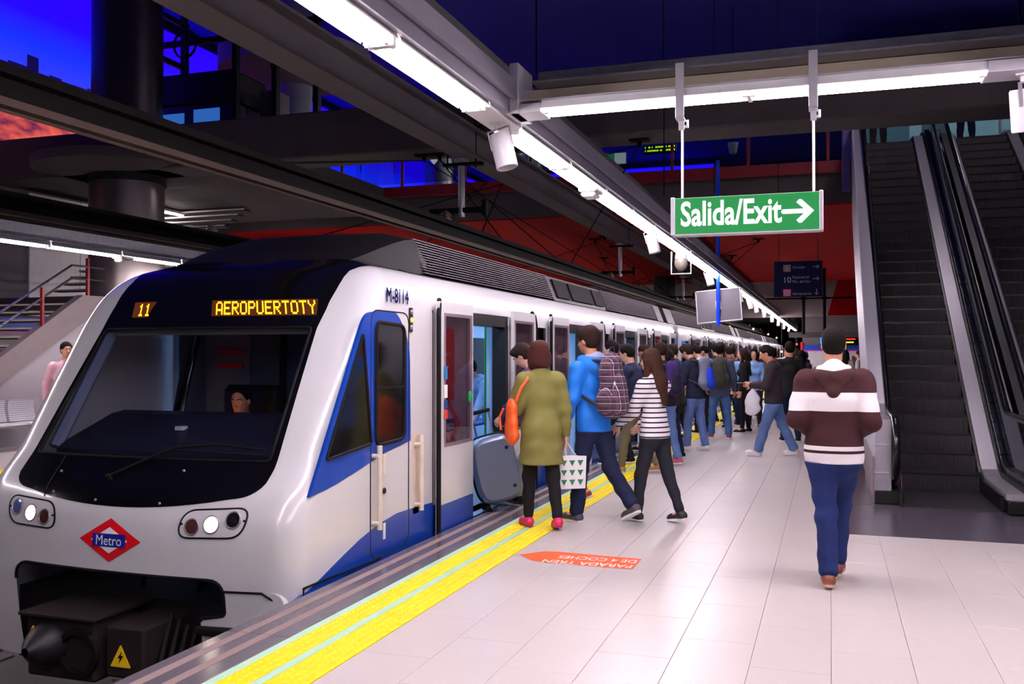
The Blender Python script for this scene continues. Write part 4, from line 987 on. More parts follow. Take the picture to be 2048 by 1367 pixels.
        MB().prism([(11.02, .12), (11.35, .12), (11.1, .30)], 0, x0+.005, x0+.012).build('warning_plate', mat('red_blue_sticker', (170, 60, 80), .4), t)
    else: low_side(-1)
    low_side(1)
    # truss cladding below
    MB().prism([(12.6, -.02), (14.2, -.02), (22.4, 5.05), (22.4, ZT-.04), (YT+.1, ZT-.05), (12.9, .05)], 0, x0-.2, x1+.2).build('truss_cladding', M_dark, t)
    return t
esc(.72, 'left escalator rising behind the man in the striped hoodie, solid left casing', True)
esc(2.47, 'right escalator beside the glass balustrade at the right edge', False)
tag(MB().prism([(10.9, .1), (YI, .1), (YT, ZT+.1), (22.3, ZT+.1), (22.3, ZT+.16), (YT, ZT+.18), (YI-.1, .22), (10.9, .2)], 0, 1.99, 2.14).build('valley_cover', M_escw), 'sloping stainless cover strip between the two escalators', 'cover')
t = thing('red_marker', 'small red marker tag at the foot of the glass balustrade', 'marker', (1.92, 10.9, .14)); MB().box(1.90, 1.915, 10.88, 10.93, .12, .34, .005).build('tag_body', emit('red_marker_lamp', (230, 30, 30), .5), t); MB().box(1.898, 1.90, 10.885, 10.925, .2, .22).build('tag_line', M_wplas, t)
# upper hall behind the escalators: glazed screen
M_teal = mat('teal_glazed_screen', (70, 104, 112), .2)
hs = thing('glazed_screen', 'greenish glazed screen in the upper hall above the escalators', 'screen', (4, 31, 6))
for k in range(8): MB().box(.6+1.05*k, 1.6+1.05*k, 31, 31.05, 6.0, 9.6).build('pane', M_teal, hs); MB().box(1.6+1.05*k, 1.65+1.05*k, 30.97, 31.07, 6, 9.6).build('mullion', M_dark, hs)
for k in range(4): lum_copy(lum0, 'hall strip light hung high above the escalators, %s from the platform' % ORD[k], (2.0, 13.6+1.7*k, 9.6))
for k in range(4): tag(MB().cyl((2.0, 13.6+1.7*k, 9.66), (2.0, 13.6+1.7*k, 10.6), .01, .01, 6).build('suspension_rod', M_cond), 'thin rod holding the %s hall strip light above the escalators' % ORD[k], 'rod')
lum_copy(lum0, 'added strip light under the slab, brightening the far stair wall right of the column', (-15.9, 19.8, 5.2))  # lamp added here to whiten the wall beside the far stairs
for k in range(5): lum_copy(lum0, 'ceiling strip light deep in the upper hall, %s from the left' % ORD[k], (1.2+1.4*k, 29, 9.55), 0)
struct(MB().box(.5, 9, 27.2, 40, 9.62, 9.7).build('ceiling_upper_hall', M_dark))
lum_copy(lum0, 'added unseen strip light brightening the left steel column above the red soffit', (-11.2, 28.0, 9.4))  # this and the next: unseen lamps added to brighten the mezzanine columns
lum_copy(lum0, 'added unseen strip light brightening the right steel column above the red soffit', (-8.4, 28.6, 9.4))
for x, y, k in ((-11.2, 28.0, 'left'), (-8.4, 28.6, 'right')): tag(MB().cyl((x, y, 9.46), (x, y, 10.6), .01, .01, 6).build('suspension_rod', M_cond), 'thin rod holding the %s added mezzanine strip light' % k, 'rod')
# ================================================================== MEZZANINE DETAILS
t = thing('green_exit_board', 'small green Salida sign hanging over the mezzanine', 'sign', (-6.7, 30, 7.7))
MB().box(-7.28, -6.55, 29.97, 30.03, 7.72, 8.06, .004).build('panel', emit('far_green_sign', (10, 130, 80), .45), t); MB().box(-6.55, -6.18, 29.97, 30.03, 7.72, 8.06, .004).build('white_end', emit('far_white_sign', (190, 195, 200), .5), t)
MB().box(-7.3, -6.16, 29.98, 30.04, 7.70, 8.08).build('frame', M_alu, t)
lettering('lettering', 'Salida', .24, (-7.22, 29.96, 7.80), (1, 0, 0), (0, 0, 1), M_swhite, t, xscale=.75, bold=.003)
for x in (-7.0, -6.4): MB().cyl((x, 30, 8.08), (x, 30, 10.6), .01, .01, 5).build('wire', M_cond, t)
t = thing('led_board', 'small dark display with green dot text hanging over the mezzanine', 'display', (-5.1, 30, 7.95))
MB().box(-5.62, -4.56, 29.96, 30.08, 7.97, 8.24, .004).build('case', M_black, t); mm = MB()
for r_ in range(2):
    for k in range(26):
        if rng.random() < .75: x = -5.56+.037*k; z = 8.14-.11*r_; mm.box(x, x+.026, 29.955, 29.96, z, z+.055)
mm.build('led_text', emit('yellow_green_led', (190, 240, 30), 1.2), t, kind='stuff')
for x in (-5.4, -4.8): MB().cyl((x, 30, 8.24), (x, 30, 10.6), .01, .01, 5).build('wire', M_cond, t)
t = thing('hanging_lamp', 'small white lamp behind a red railing post right of the LED board', 'lamp', (-2.7, 26, 7.3)); m = MB().lathe([(.03, .0), (.09, .03), (.14, .3), (.13, .3), (.08, .04)], (-2.35, 25, 6.75), 14); m.build('shade', M_wplas, t, smooth=40); MB().cyl((-2.35, 25, 7.05), (-2.35, 25, 10.6), .01, .01, 5).build('cord', M_cond, t)
# lift with steel frame in front of the mural
lf = thing('lift_shaft', 'dark steel-framed glass lift standing in front of the blue mural', 'lift', (-13, 17.75, 6.0))
for x in (-14.25, -11.8):
    for y in (17.0, 18.5): MB().box(x-.06, x+.06, y-.06, y+.06, 6.0, 9.6).build('corner_post', M_dark, lf)
for z in (8.2, 9.2):
    MB().box(-14.25, -11.8, 16.96, 17.04, z, z+.12).box(-14.29, -14.21, 17.06, 18.44, z, z+.12).box(-11.84, -11.76, 17.06, 18.44, z, z+.12).parts('cross_bar', M_dark, lf)
MB().box(-14.1, -11.95, 17.1, 18.4, 6.95, 7.65, .05).build('cabin_header', M_dark, lf)
MB().box(-14.0, -12.0, 17.15, 18.35, 6.05, 6.95).build('cabin_body', mat('navy_cabin', (34, 34, 90), .4), lf)
MB().box(-13.75, -13.2, 17.13, 17.15, 6.55, 6.8).box(-12.95, -12.3, 17.13, 17.15, 6.5, 6.85).parts('cabin_window', emit('cabin_glow', (50, 110, 200), .5), lf)
MB().cyl((-13.1, 17.1, 7.65), (-13.1, 17.1, 8.7), .045, .045, 8).build('pulley_post', M_dark, lf)
m = MB().lathe([(.28, -.04), (.32, 0), (.28, .04)], (-13.1, 17.03, 8.25), 20, axis=1); m.build('pulley', M_dark, lf)
fr = thing('steel_gantry', 'dark steel gantry frame right of the lift on the footbridge level', 'frame', (-10.6, 17.6, 6))
for x in (-11.2, -10.2): MB().box(x-.06, x+.06, 17.5, 17.65, 5.98, 8.9).build('post', M_dark, fr)
MB().box(-11.3, -9.9, 17.52, 17.6, 7.7, 7.8).box(-11.3, -9.9, 17.52, 17.6, 8.6, 8.7).parts('beam', M_dark, fr)
MB().box(-11.7, -11.3, 17.7, 18.3, 6.0, 7.3, .02).build('cabinet', mat('pale_cabinet', (130, 120, 112), .5), fr)
for k, (x, y, z) in enumerate(((-10.75, 20.6, 7.15), (-10.05, 21.0, 7.45), (-9.1, 19.1, 6.9))):
    t = thing('wall_uplight', 'small glowing white uplight above the footbridge, ' + ('lowest of three', 'brightest, on the column', 'right, by the capital')[k], 'lamp', (x, y, z)); m = MB().lathe([(.02, -.1), (.10, 0), (.13, .10), (.11, .10)], (x, y, z), 14); m.build('bowl', emit('lit_bowl', (255, 240, 225), 2.2), t, smooth=40); MB().cyl((x, y, 6.0), (x, y, z-.08), .015, .015, 6).build('stem', M_dark, t)
# ================================================================== FAR (LEFT) PLATFORM
wl = struct(MB().box(-16.9, -16.7, -2, 45, 0, 5.2).build('wall_far_platform', mat('grey_plaster', (100, 94, 102), .7, 0, .1, 2))); ORG[wl] = (0, 0, 0)
for k in range(24):
    MB().box(-16.7, -16.67, 2+1.6*k, 3.59+1.6*k, .1, 2.05).build('wall_panel', M_wallw, wl)
MB().box(-16.7, -16.665, -2, 45, 2.09, 2.40).build('blue_band', MATS['blue_wall_band'], wl); MB().box(-16.7, -16.665, -2, 45, 2.05, 2.09).build('magenta_band', MATS['magenta_wall_band'], wl)
for k in range(4): MB().box(-16.7, -16.66, 16.4+1.5*k, 17.88+1.5*k, 2.45, 5.15).build('wall_panel', MATS['far_white_cladding'], wl)
stt = thing('staircase', 'dark staircase with pale step edges and red rail posts on the far platform', 'stairs', (-15, 10, 0))
M_tread = mat('dark_rubber_tread', (40, 36, 40), .7); M_nose = mat('pale_step_nosing', (206, 196, 178), .5)
SLs = .612; y00 = 10.15
def zs_(y): return (y-y00)*SLs
ns = 16
for k in range(ns):
    y = y00+.2+.262*k; z = .16*(k+1)
    if z > 2.7: break
    s = MB().box(-16.5, -13.55, y, y+.29, z-.05, z, .004).build('tread', M_tread, stt); MB().box(-16.5, -13.55, y-.006, y+.035, z-.03, z+.003).build('nosing', M_nose, s)
MB().box(-16.5, -13.55, 14.5, 16.6, 2.55, 2.7).build('landing', M_tread, stt)
for k in range(20):
    y = 16.6+.27*k; z = 2.87+.17*k
    if z > 6.0: break
    s = MB().box(-16.5, -13.9, y, y+.29, z-.05, z, .004).build('tread', M_tread, stt); MB().box(-16.5, -13.9, y-.006, y+.035, z-.03, z+.003).build('nosing', M_nose, s)
MB().prism([(10.1, .0), (10.7, 0), (14.6, 2.28), (16.6, 2.28), (16.6, 2.72), (14.45, 2.72)], 0, -13.55, -13.38).build('stringer', mat('taupe_stringer', (112, 100, 102), .6, .1), stt)
MB().prism([(10.75, 0), (16.6, 0), (16.6, 2.27), (14.62, 2.27)], 0, -13.6, -13.45).build('white_side_wall', M_wallw, stt)
MB().prism([(14.5, 1.98), (16.6, 1.98), (16.6, 2.24), (14.95, 2.24)], 0, -13.45, -13.44).build('blue_band', MATS['blue_wall_band'], stt)
for dz in (.62, .38):
    m = MB().tube([(-13.42, 10.2, .3+dz), (-13.42, 14.2, 2.64+dz), (-13.42, 16.5, 2.66+dz)], .022, 8).build('handrail', M_steel, stt, smooth=40)
for y in (10.9, 12.2, 13.5, 14.6, 15.8): MB().box(-13.45, -13.39, y-.025, y+.025, min(zs_(y), 2.68), min(zs_(y), 2.68)+.75, .004).build('rail_post', M_redsteel, stt)
for dz in (.9, .66): MB().tube([(-16.45, 11.2, 1.3+dz), (-16.45, 13.6, 2.6+dz)], .025, 8).build('wall_handrail', M_redsteel, stt, smooth=40)
for y in (11.6, 13.4): MB().box(-16.5, -16.44, y-.03, y+.03, (y-11.2)*.55+1.2, (y-11.2)*.55+2.15).build('rail_post', M_redsteel, stt)
# second stair flight seen past the column, with bright white panel
s2 = thing('staircase', 'dim distant staircase with pale step edges seen under the footbridge right of the column', 'stairs', (-14, 25, 2))
for k in range(12):
    y = 24+.3*k; z = 2.4+.17*k; s = MB().box(-16.4, -13.4, y, y+.3, z-.04, z).build('tread', M_tread, s2); MB().box(-16.4, -13.4, y-.006, y+.03, z-.03, z+.004).build('nosing', M_nose, s2)
MB().box(-16.6, -16.5, 22.5, 28, 2.2, 5.0).build('white_panel', M_wallw, s2)
for dz in (.6, .9): MB().tube([(-16.3, 22.5, 2.3+dz), (-16.3, 26, 4.3+dz)], .025, 6).build('handrail', M_steel, s2)
t = thing('orange_poster', 'dim orange lit poster panel beyond the column under the footbridge', 'poster', (-15.4, 30, 3))
MB().box(-16.4, -12.2, 30, 30.05, 3.9, 5.0).build('panel', emit('dim_orange_poster', (120, 36, 20), .45), t); MB().box(-16.5, -12.1, 30.05, 30.12, 3.8, 5.05).build('frame', M_dark, t)
# bench
be = thing('metal_bench', 'perforated metal bench seen left of the train nose', 'bench', (-12.95, 12.2, 0), 0)
def perf_mat():
    t = NT('perforated_steel'); p = t.xyz(); 
    a = t.math('GREATER_THAN', t.math('SINE', t.math('MULTIPLY', p[1], 180)), .1); b_ = t.math('GREATER_THAN', t.math('SINE', t.math('MULTIPLY', p[2], 180)), .1)
    h = t.math('MULTIPLY', a, b_); t.base(t.mix(h, lin((206, 202, 210)), lin((70, 66, 80)))); t.b.inputs['Roughness'].default_value = .35; t.b.inputs['Metallic'].default_value = .3; return t.m
M_perf = perf_mat()
for k in range(3):
    y0 = 11.25+.62*k
    rows = [[(-13.12-.10*math.cos(a), y, .47+.36*q) for y in (y0+.02, y0+.58)] for q, a in ((0, 1.5), (.3, 1.1), (.65, .8), (.9, .9), (1, 1.2))]
    m = MB(); m.grid(rows); m.grid([[(x+.02, y, z) for x, y, z in r_] for r_ in rows], flip=True); m.build('backrest', M_perf, be, smooth=60)
    MB().box(-13.1, -12.65, y0+.02, y0+.58, .425, .45, .01).build('seat', M_perf, be)
m = MB().box(-12.66, -12.6, 11.2, 13.15, .40, .44, .01); m.build('front_rail', M_steel, be)
for y in (11.4, 12.95): MB().tube([(-12.63, y, .4), (-12.68, y, .02)], .025, 8).tube([(-13.1, y, .4), (-13.05, y, .02)], .025, 8).parts('leg', M_steel, be)
# blue info frame
t = thing('blue_info_frame', 'blue tubular frame with grey top rail behind the bench', 'frame', (-14.1, 13.4, 0))
for x in (-14.35, -13.82): MB().box(x-.05, x+.05, 13.35, 13.45, 0, 1.62, .006).build('post', mat('royal_blue_steel', (24, 58, 150), .35), t)
MB().box(-14.5, -13.75, 13.3, 13.5, 1.62, 1.68, .01).build('top_rail', M_steel, t); MB().box(-14.35, -13.82, 13.37, 13.43, 1.5, 1.58).build('cross_bar', MATS['royal_blue_steel'], t)
for k in range(2): tag(MB().tube([(-13.2, 13.6-.2*k, 1.2-.27*k), (-13.2, 14.9-.2*k, .55-.27*k), (-13.2, 15.2-.2*k, .55-.27*k)], .03, 8).build('dark_handrail', M_rub, smooth=40), 'dark sloping handrail against the white wall behind the pink-shirted man, ' + ('upper', 'lower')[k], 'handrail')
# far platform displays
t = thing('departure_screen', 'small bright blue screen above the far blue wall band', 'screen', (-.1, 44.9, 2.1)); MB().box(-.45, .25, 44.8, 44.995, 2.05, 2.55, .01).build('case', M_black, t); MB().box(-.42, .22, 44.79, 44.8, 2.08, 2.52).build('picture', emit('blue_screen', (40, 120, 235), 1.3), t)
t = thing('departure_board', 'dark departure board with red and yellow dot text at the far wall', 'display', (.8, 44.8, 2.1)); MB().box(.30, 1.3, 44.7, 44.995, 2.02, 2.55, .01).build('case', M_black, t)
for z, c_, n_, kk in ((2.36, (230, 220, 40), 14, 'y'), (2.24, (255, 40, 30), 18, 'r'), (2.10, (190, 220, 40), 16, 'g')):
    mm = MB()
    for k in range(n_): mm.box(.45+.035*k, .475+.035*k, 44.69, 44.7, z, z+.06)
    mm.build('led_text', emit('far_led_'+kk, c_, 1.6), t, kind='stuff')
t = thing('red_door_sign', 'small red marking on the far white wall', 'sign', (.75, 44.95, 1.5)); MB().box(.68, .72, 44.945, 44.955, 1.5, 1.66).box(.76, .80, 44.945, 44.955, 1.5, 1.66).box(.68, .80, 44.945, 44.955, 1.64, 1.68).build('mark', M_lred, t)
t = thing('wall_poster', 'framed poster on the far white wall', 'poster', (1.1, 44.9, 1)); MB().box(.95, 1.35, 44.93, 44.955, .9, 1.5).build('sheet', mat('muted_poster', (110, 70, 80), .5, 0, .5, 9), t); MB().box(.93, 1.37, 44.94, 44.958, .88, 1.52).build('frame', M_dark, t)
# distant tunnel lamps and signal
for k, (x, y, z, c_, s_) in enumerate(((-4.9, 50, 3.0, (255, 180, 40), 6), (-4.6, 62, 3.2, (255, 200, 150), 6), (-4.4, 74, 3.1, (255, 190, 120), 6), (-4.0, 78, 2.9, (255, 200, 140), 6), (-1.9, 60, 2.2, (255, 30, 40), 5), (-2.6, 56, 1.75, (255, 190, 120), 5), (-2.3, 70, 1.7, (255, 180, 90), 6), (-1.75, 66, 1.6, (255, 190, 120), 5))):
    t = thing('tunnel_lamp', '%s small distant lamp glowing in the dark tunnel, %s nearest' % ({(255, 30, 40): 'red', (255, 180, 40): 'amber'}.get(c_, 'warm'), ORD[k]), 'lamp', (x, y, z), group='tunnel lamps')
    MB().sphere((x, y, z), .06, 10, 6).build('globe', emit('tunnel_lamp_%d' % k, c_, s_), t); MB().box(x-.06, x+.06, y+.05, y+.16, z-.08, z+.1).box(x-.015, x+.015, y+.09, y+.12, z+.1, 3.95 if y > 47.2 else 5.03).build('housing', M_dark, t)
# black pipe frame under the far beam
t = thing('pipe_frame', 'thin black hanging pipe frame under the distant pale beam', 'frame', (0, 40, 2.6))
for x in (-1.0, -.2): MB().cyl((x, 40, 2.4), (x, 40, 5.03), .06, .06, 8).cyl((x, 40, 3.8), (x, 40, 3.9), .12, .12, 8).build('hanger', M_cond, t)
MB().tube([(-3, 40, 3.85), (.9, 40, 3.85)], .035, 6).build('cross_pipe', M_cond, t)
MB().box(-1.6, 3, 40.5, 40.6, 2.28, 2.5).build('grey_rail', M_beam, t)
# ================================================================== PEOPLE: implicit surfaces meshed with surface nets
def A3(*v): return np.array(v, float)
def unit(v): v = np.asarray(v, float); return v/max(np.linalg.norm(v), 1e-9)
class SDF:
    """list of rounded cones / ellipsoids, smoothly joined; mesh() returns vertices and quads"""
    def __init__(s): s.p = []
    def rc(s, a, b, ra, rb, k=.02, flat=None, op='u'): s.p.append(('rc', np.array(a, float), np.array(b, float), ra, rb, k, flat, op)); return s
    def el(s, c, rad, M=None, k=.02, op='u'): s.p.append(('el', np.array(c, float), M, np.array(rad, float), None, k, None, op)); return s
    def mesh(s, h, wr=0., seed=0, cut=None):
        lo = np.full(3, 1e9); hi = -lo
        bb = []
        for q in s.p:
            if q[0] == 'rc': r = max(q[3], q[4]); a = np.minimum(q[1], q[2])-r; b = np.maximum(q[1], q[2])+r
            else: r = q[3].max(); a = q[1]-r; b = q[1]+r
            pad = max(q[5], 3*h)+.012; bb.append((a-pad, b+pad))
            if q[7] == 'u': lo = np.minimum(lo, a); hi = np.maximum(hi, b)
        lo -= 4*h+.012; hi += 4*h+.012; n = np.ceil((hi-lo)/h).astype(int)+1
        ax = [lo[i]+h*np.arange(n[i]) for i in range(3)]; f = np.full(n, .3, np.float32)
        for q, (a, b) in zip(s.p, bb):
            i0 = np.clip(np.floor((a-lo)/h).astype(int), 0, n); i1 = np.clip(np.ceil((b-lo)/h).astype(int)+1, 0, n)
            if (i1 <= i0).any(): continue
            sl = tuple(slice(i0[i], i1[i]) for i in range(3))
            X, Y, Z = np.meshgrid(*[ax[i][sl[i]] for i in range(3)], indexing='ij', sparse=True)
            if q[0] == 'rc':
                d = q[2]-q[1]; L = max(d@d, 1e-9); px, py, pz = X-q[1][0], Y-q[1][1], Z-q[1][2]
                t = np.clip((px*d[0]+py*d[1]+pz*d[2])/L, 0, 1); px = px-t*d[0]; py = py-t*d[1]; pz = pz-t*d[2]
                sc = 1.
                if q[6] is not None:
                    (u, fk) = q[6]; w_ = (px*u[0]+py*u[1]+pz*u[2])*(1/fk-1); px = px+u[0]*w_; py = py+u[1]*w_; pz = pz+u[2]*w_; sc = min(1, (1+fk)/2)
                D = (np.sqrt(px*px+py*py+pz*pz)-(q[3]+(q[4]-q[3])*t))*sc
            else:
                px, py, pz = X-q[1][0], Y-q[1][1], Z-q[1][2]
                if q[2] is not None:
                    M = q[2]; px, py, pz = (px*M[0, 0]+py*M[1, 0]+pz*M[2, 0], px*M[0, 1]+py*M[1, 1]+pz*M[2, 1], px*M[0, 2]+py*M[1, 2]+pz*M[2, 2])
                r = q[3]; kk = np.sqrt((px/r[0])**2+(py/r[1])**2+(pz/r[2])**2); D = (kk-1)*r.min()*(1+.35*(r.max()/r.min()-1))
            g = f[sl]; k = q[5]
            if q[7] == 's': D = -D; hh = np.clip(.5-.5*(D-g)/-k if False else .5+.5*(D-g)/k, 0, 1); f[sl] = g*(1-hh)+D*hh+k*hh*(1-hh)
            else: hh = np.clip(.5+.5*(g-D)/k, 0, 1); f[sl] = g*(1-hh)+D*hh-k*hh*(1-hh)
        if wr:
            X, Y, Z = np.meshgrid(*ax, indexing='ij', sparse=True); r_ = np.random.default_rng(seed); ph = r_.uniform(0, 6, 8)
            wx = .9*np.sin(7*Z+ph[0])+.6*np.sin(9*Y+ph[1]); wy = .9*np.sin(8*X+ph[2]+4*Z)
            f = f+wr*(np.sin(26*Z+5*X+3*Y+2*wx+ph[3])*np.sin(11*X+9*Y+wy+ph[4])+.6*np.sin(41*Z-17*X+13*Y+2*wy+ph[5])).astype(np.float32)
        if cut is not None:
            X, Y, Z = np.meshgrid(*ax, indexing='ij', sparse=True); f = np.maximum(f, cut(X, Y, Z).astype(np.float32))
        return nets(f, lo, h)
def nets(f, lo, h):
    ins = f < 0; n = np.array(f.shape)
    c = [ins[i:n[0]-1+i, j:n[1]-1+j, k:n[2]-1+k] for i in (0, 1) for j in (0, 1) for k in (0, 1)]
    sm = np.zeros(c[0].shape, np.int8)
    for q in c: sm += q
    act = np.argwhere((sm > 0) & (sm < 8))
    if len(act) == 0: return np.zeros((0, 3)), np.zeros((0, 4), int)
    off = np.array([(i, j, k) for i in (0, 1) for j in (0, 1) for k in (0, 1)])
    cv = np.stack([f[act[:, 0]+o[0], act[:, 1]+o[1], act[:, 2]+o[2]] for o in off], 1)
    acc = np.zeros((len(act), 3)); cnt = np.zeros(len(act))
    for a in range(8):
        for b in range(a+1, 8):
            if np.abs(off[a]-off[b]).sum() != 1: continue
            va, vb = cv[:, a], cv[:, b]; m = (va < 0) != (vb < 0); t = np.where(m, va/np.where(m, va-vb, 1), 0)
            acc += m[:, None]*(off[a]+t[:, None]*(off[b]-off[a])); cnt += m
    V = lo+h*(act+acc/cnt[:, None]); idx = np.full(c[0].shape, -1, np.int32); idx[tuple(act.T)] = np.arange(len(act))
    F = []
    for d in range(3):
        e1, e2 = (d+1) % 3, (d+2) % 3; s0 = [slice(None)]*3; s1 = [slice(None)]*3; s0[d] = slice(0, -1); s1[d] = slice(1, None)
        A, B = ins[tuple(s0)], ins[tuple(s1)]; e = np.argwhere(A != B); e = e[(e[:, e1] > 0) & (e[:, e2] > 0) & (e[:, e1] < n[e1]-1) & (e[:, e2] < n[e2]-1)]
        if len(e) == 0: continue
        inn = A[tuple(e.T)]; q = []
        for (u, v) in ((1, 1), (0, 1), (0, 0), (1, 0)):
            g = e.copy(); g[:, e1] -= u; g[:, e2] -= v; q.append(idx[tuple(g.T)])
        q = np.stack(q, 1); q[~inn] = q[~inn][:, ::-1]; F.append(q)
    return V, np.concatenate(F)
def mesh_obj(name, VF, m, parent, label=None):
    V, F = VF; me = bpy.data.meshes.new(name); me.vertices.add(len(V)); me.vertices.foreach_set('co', V.astype(np.float32).ravel())
    F = F[(F >= 0).all(1)]; me.loops.add(len(F)*4); me.loops.foreach_set('vertex_index', F.astype(np.int32).ravel()); me.polygons.add(len(F))
    me.polygons.foreach_set('loop_start', np.arange(0, len(F)*4, 4, dtype=np.int32)); me.polygons.foreach_set('use_smooth', np.ones(len(F), bool))
    me.materials.append(m); me.update(calc_edges=True); me.validate(); return link(name, me, parent, None, label)
# ---- cloth materials
def cloth(name, c, var=.16, bump=.25, rough=.85): return mat('cloth_'+name, c, rough, 0, var, 5, bump, 260, .25)
def denim(name, c):
    k = 'denim_'+name
    if k in MATS: return MATS[k]
    t = NT(k); a = t.noise(9, 5, (1, 1, .45)); b = t.noise(180, 2, (1, 1, .25)); c = lin(c)
    col = t.mix(a, tuple(v*.40 for v in c), tuple(min(1, v*1.75) for v in c)); col = t.mix(t.math('MULTIPLY', b, .3), col, tuple(min(1, v*1.7) for v in c))
    t.base(col); t.b.inputs['Roughness'].default_value = .85; t.b.inputs['Specular IOR Level'].default_value = .2; t.bump(b, .2); MATS[k] = t.m; return t.m
def striped(name, c1, c2, period, width, dirv=(0, 0, 1)):
    t = NT(name); p = t.xyz(); s = None
    for i in range(3):
        if dirv[i]: q = t.math('MULTIPLY', p[i], dirv[i]); s = q if s is None else t.math('ADD', s, q)
    fr = t.math('FRACT', t.math('DIVIDE', t.math('ADD', s, 10.0), period)); t.base(t.mix(t.math('LESS_THAN', fr, width), lin(c1), lin(c2))); t.b.inputs['Roughness'].default_value = .85; t.b.inputs['Specular IOR Level'].default_value = .2; return t.m
def bands(name, stops):
    """horizontal colour bands by height in the garment"""
    t = NT(name); z = t.xyz()[2]; col = lin(stops[0][1])
    for zz, c in stops[1:]: col = t.mix(t.math('GREATER_THAN', z, zz), col, lin(c))
    n = t.noise(240, 2); t.base(col); t.bump(n, .2); t.b.inputs['Roughness'].default_value = .88; t.b.inputs['Specular IOR Level'].default_value = .2; return t.m
def plaid(name, base, l1, l2, p1=.05):
    t = NT(name); p = t.xyz(); u = t.math('ADD', p[0], t.math('MULTIPLY', p[1], .8)); col = lin(base)
    def line(v, per, wd, ph): return t.math('LESS_THAN', t.math('FRACT', t.math('ADD', t.math('DIVIDE', v, per), 10+ph)), wd)
    for v in (u, p[2]):
        col = t.mix(t.math('MULTIPLY', line(v, p1, .28, 0), .7), col, lin(l1)); col = t.mix(t.math('MULTIPLY', line(v, p1, .07, .55), .85), col, lin(l2))
    t.base(col); t.b.inputs['Roughness'].default_value = .85; return t.m
def skin(name, c):
    k = 'skin_'+name
    if k in MATS: return MATS[k]
    m = mat(k, c, .5, 0, .08, 14, .05, 120, .35); return m
def hairm(name, c):
    k = 'hair_'+name
    if k in MATS: return MATS[k]
    return mat(k, c, .7, 0, .55, 30, .9, 70, .1, (5, 5, .35))
SK = {'a': skin('light', (218, 164, 138)), 'b': skin('tan', (196, 138, 108)), 'c': skin('brown', (158, 106, 82))}
HR = {'black': hairm('black', (22, 17, 17)), 'dark': hairm('dark_brown', (44, 28, 24)), 'brown': hairm('brown', (58, 35, 28)), 'auburn': hairm('auburn_brown', (66, 34, 32))}
def rotm(pitch, yaw, roll=0.):
    cp, sp, cy, sy, cr, sr = math.cos(pitch), math.sin(pitch), math.cos(yaw), math.sin(yaw), math.cos(roll), math.sin(roll)
    Rx = np.array([[1, 0, 0], [0, cp, -sp], [0, sp, cp]]); Rz = np.array([[cy, -sy, 0], [sy, cy, 0], [0, 0, 1]]); Ry = np.array([[cr, 0, sr], [0, 1, 0], [-sr, 0, cr]])
    return Rz @ Rx @ Ry
DEF = dict(H=1.72, build=1., female=False, lean=3, side=0, twist=0, head=(0, 0), L=(4, 3, 4, 0), Rg=(-4, 3, 4, 0), la=(2, 10, 12, 0), ra=(2, 10, 12, 0), curl=18, seat=False)
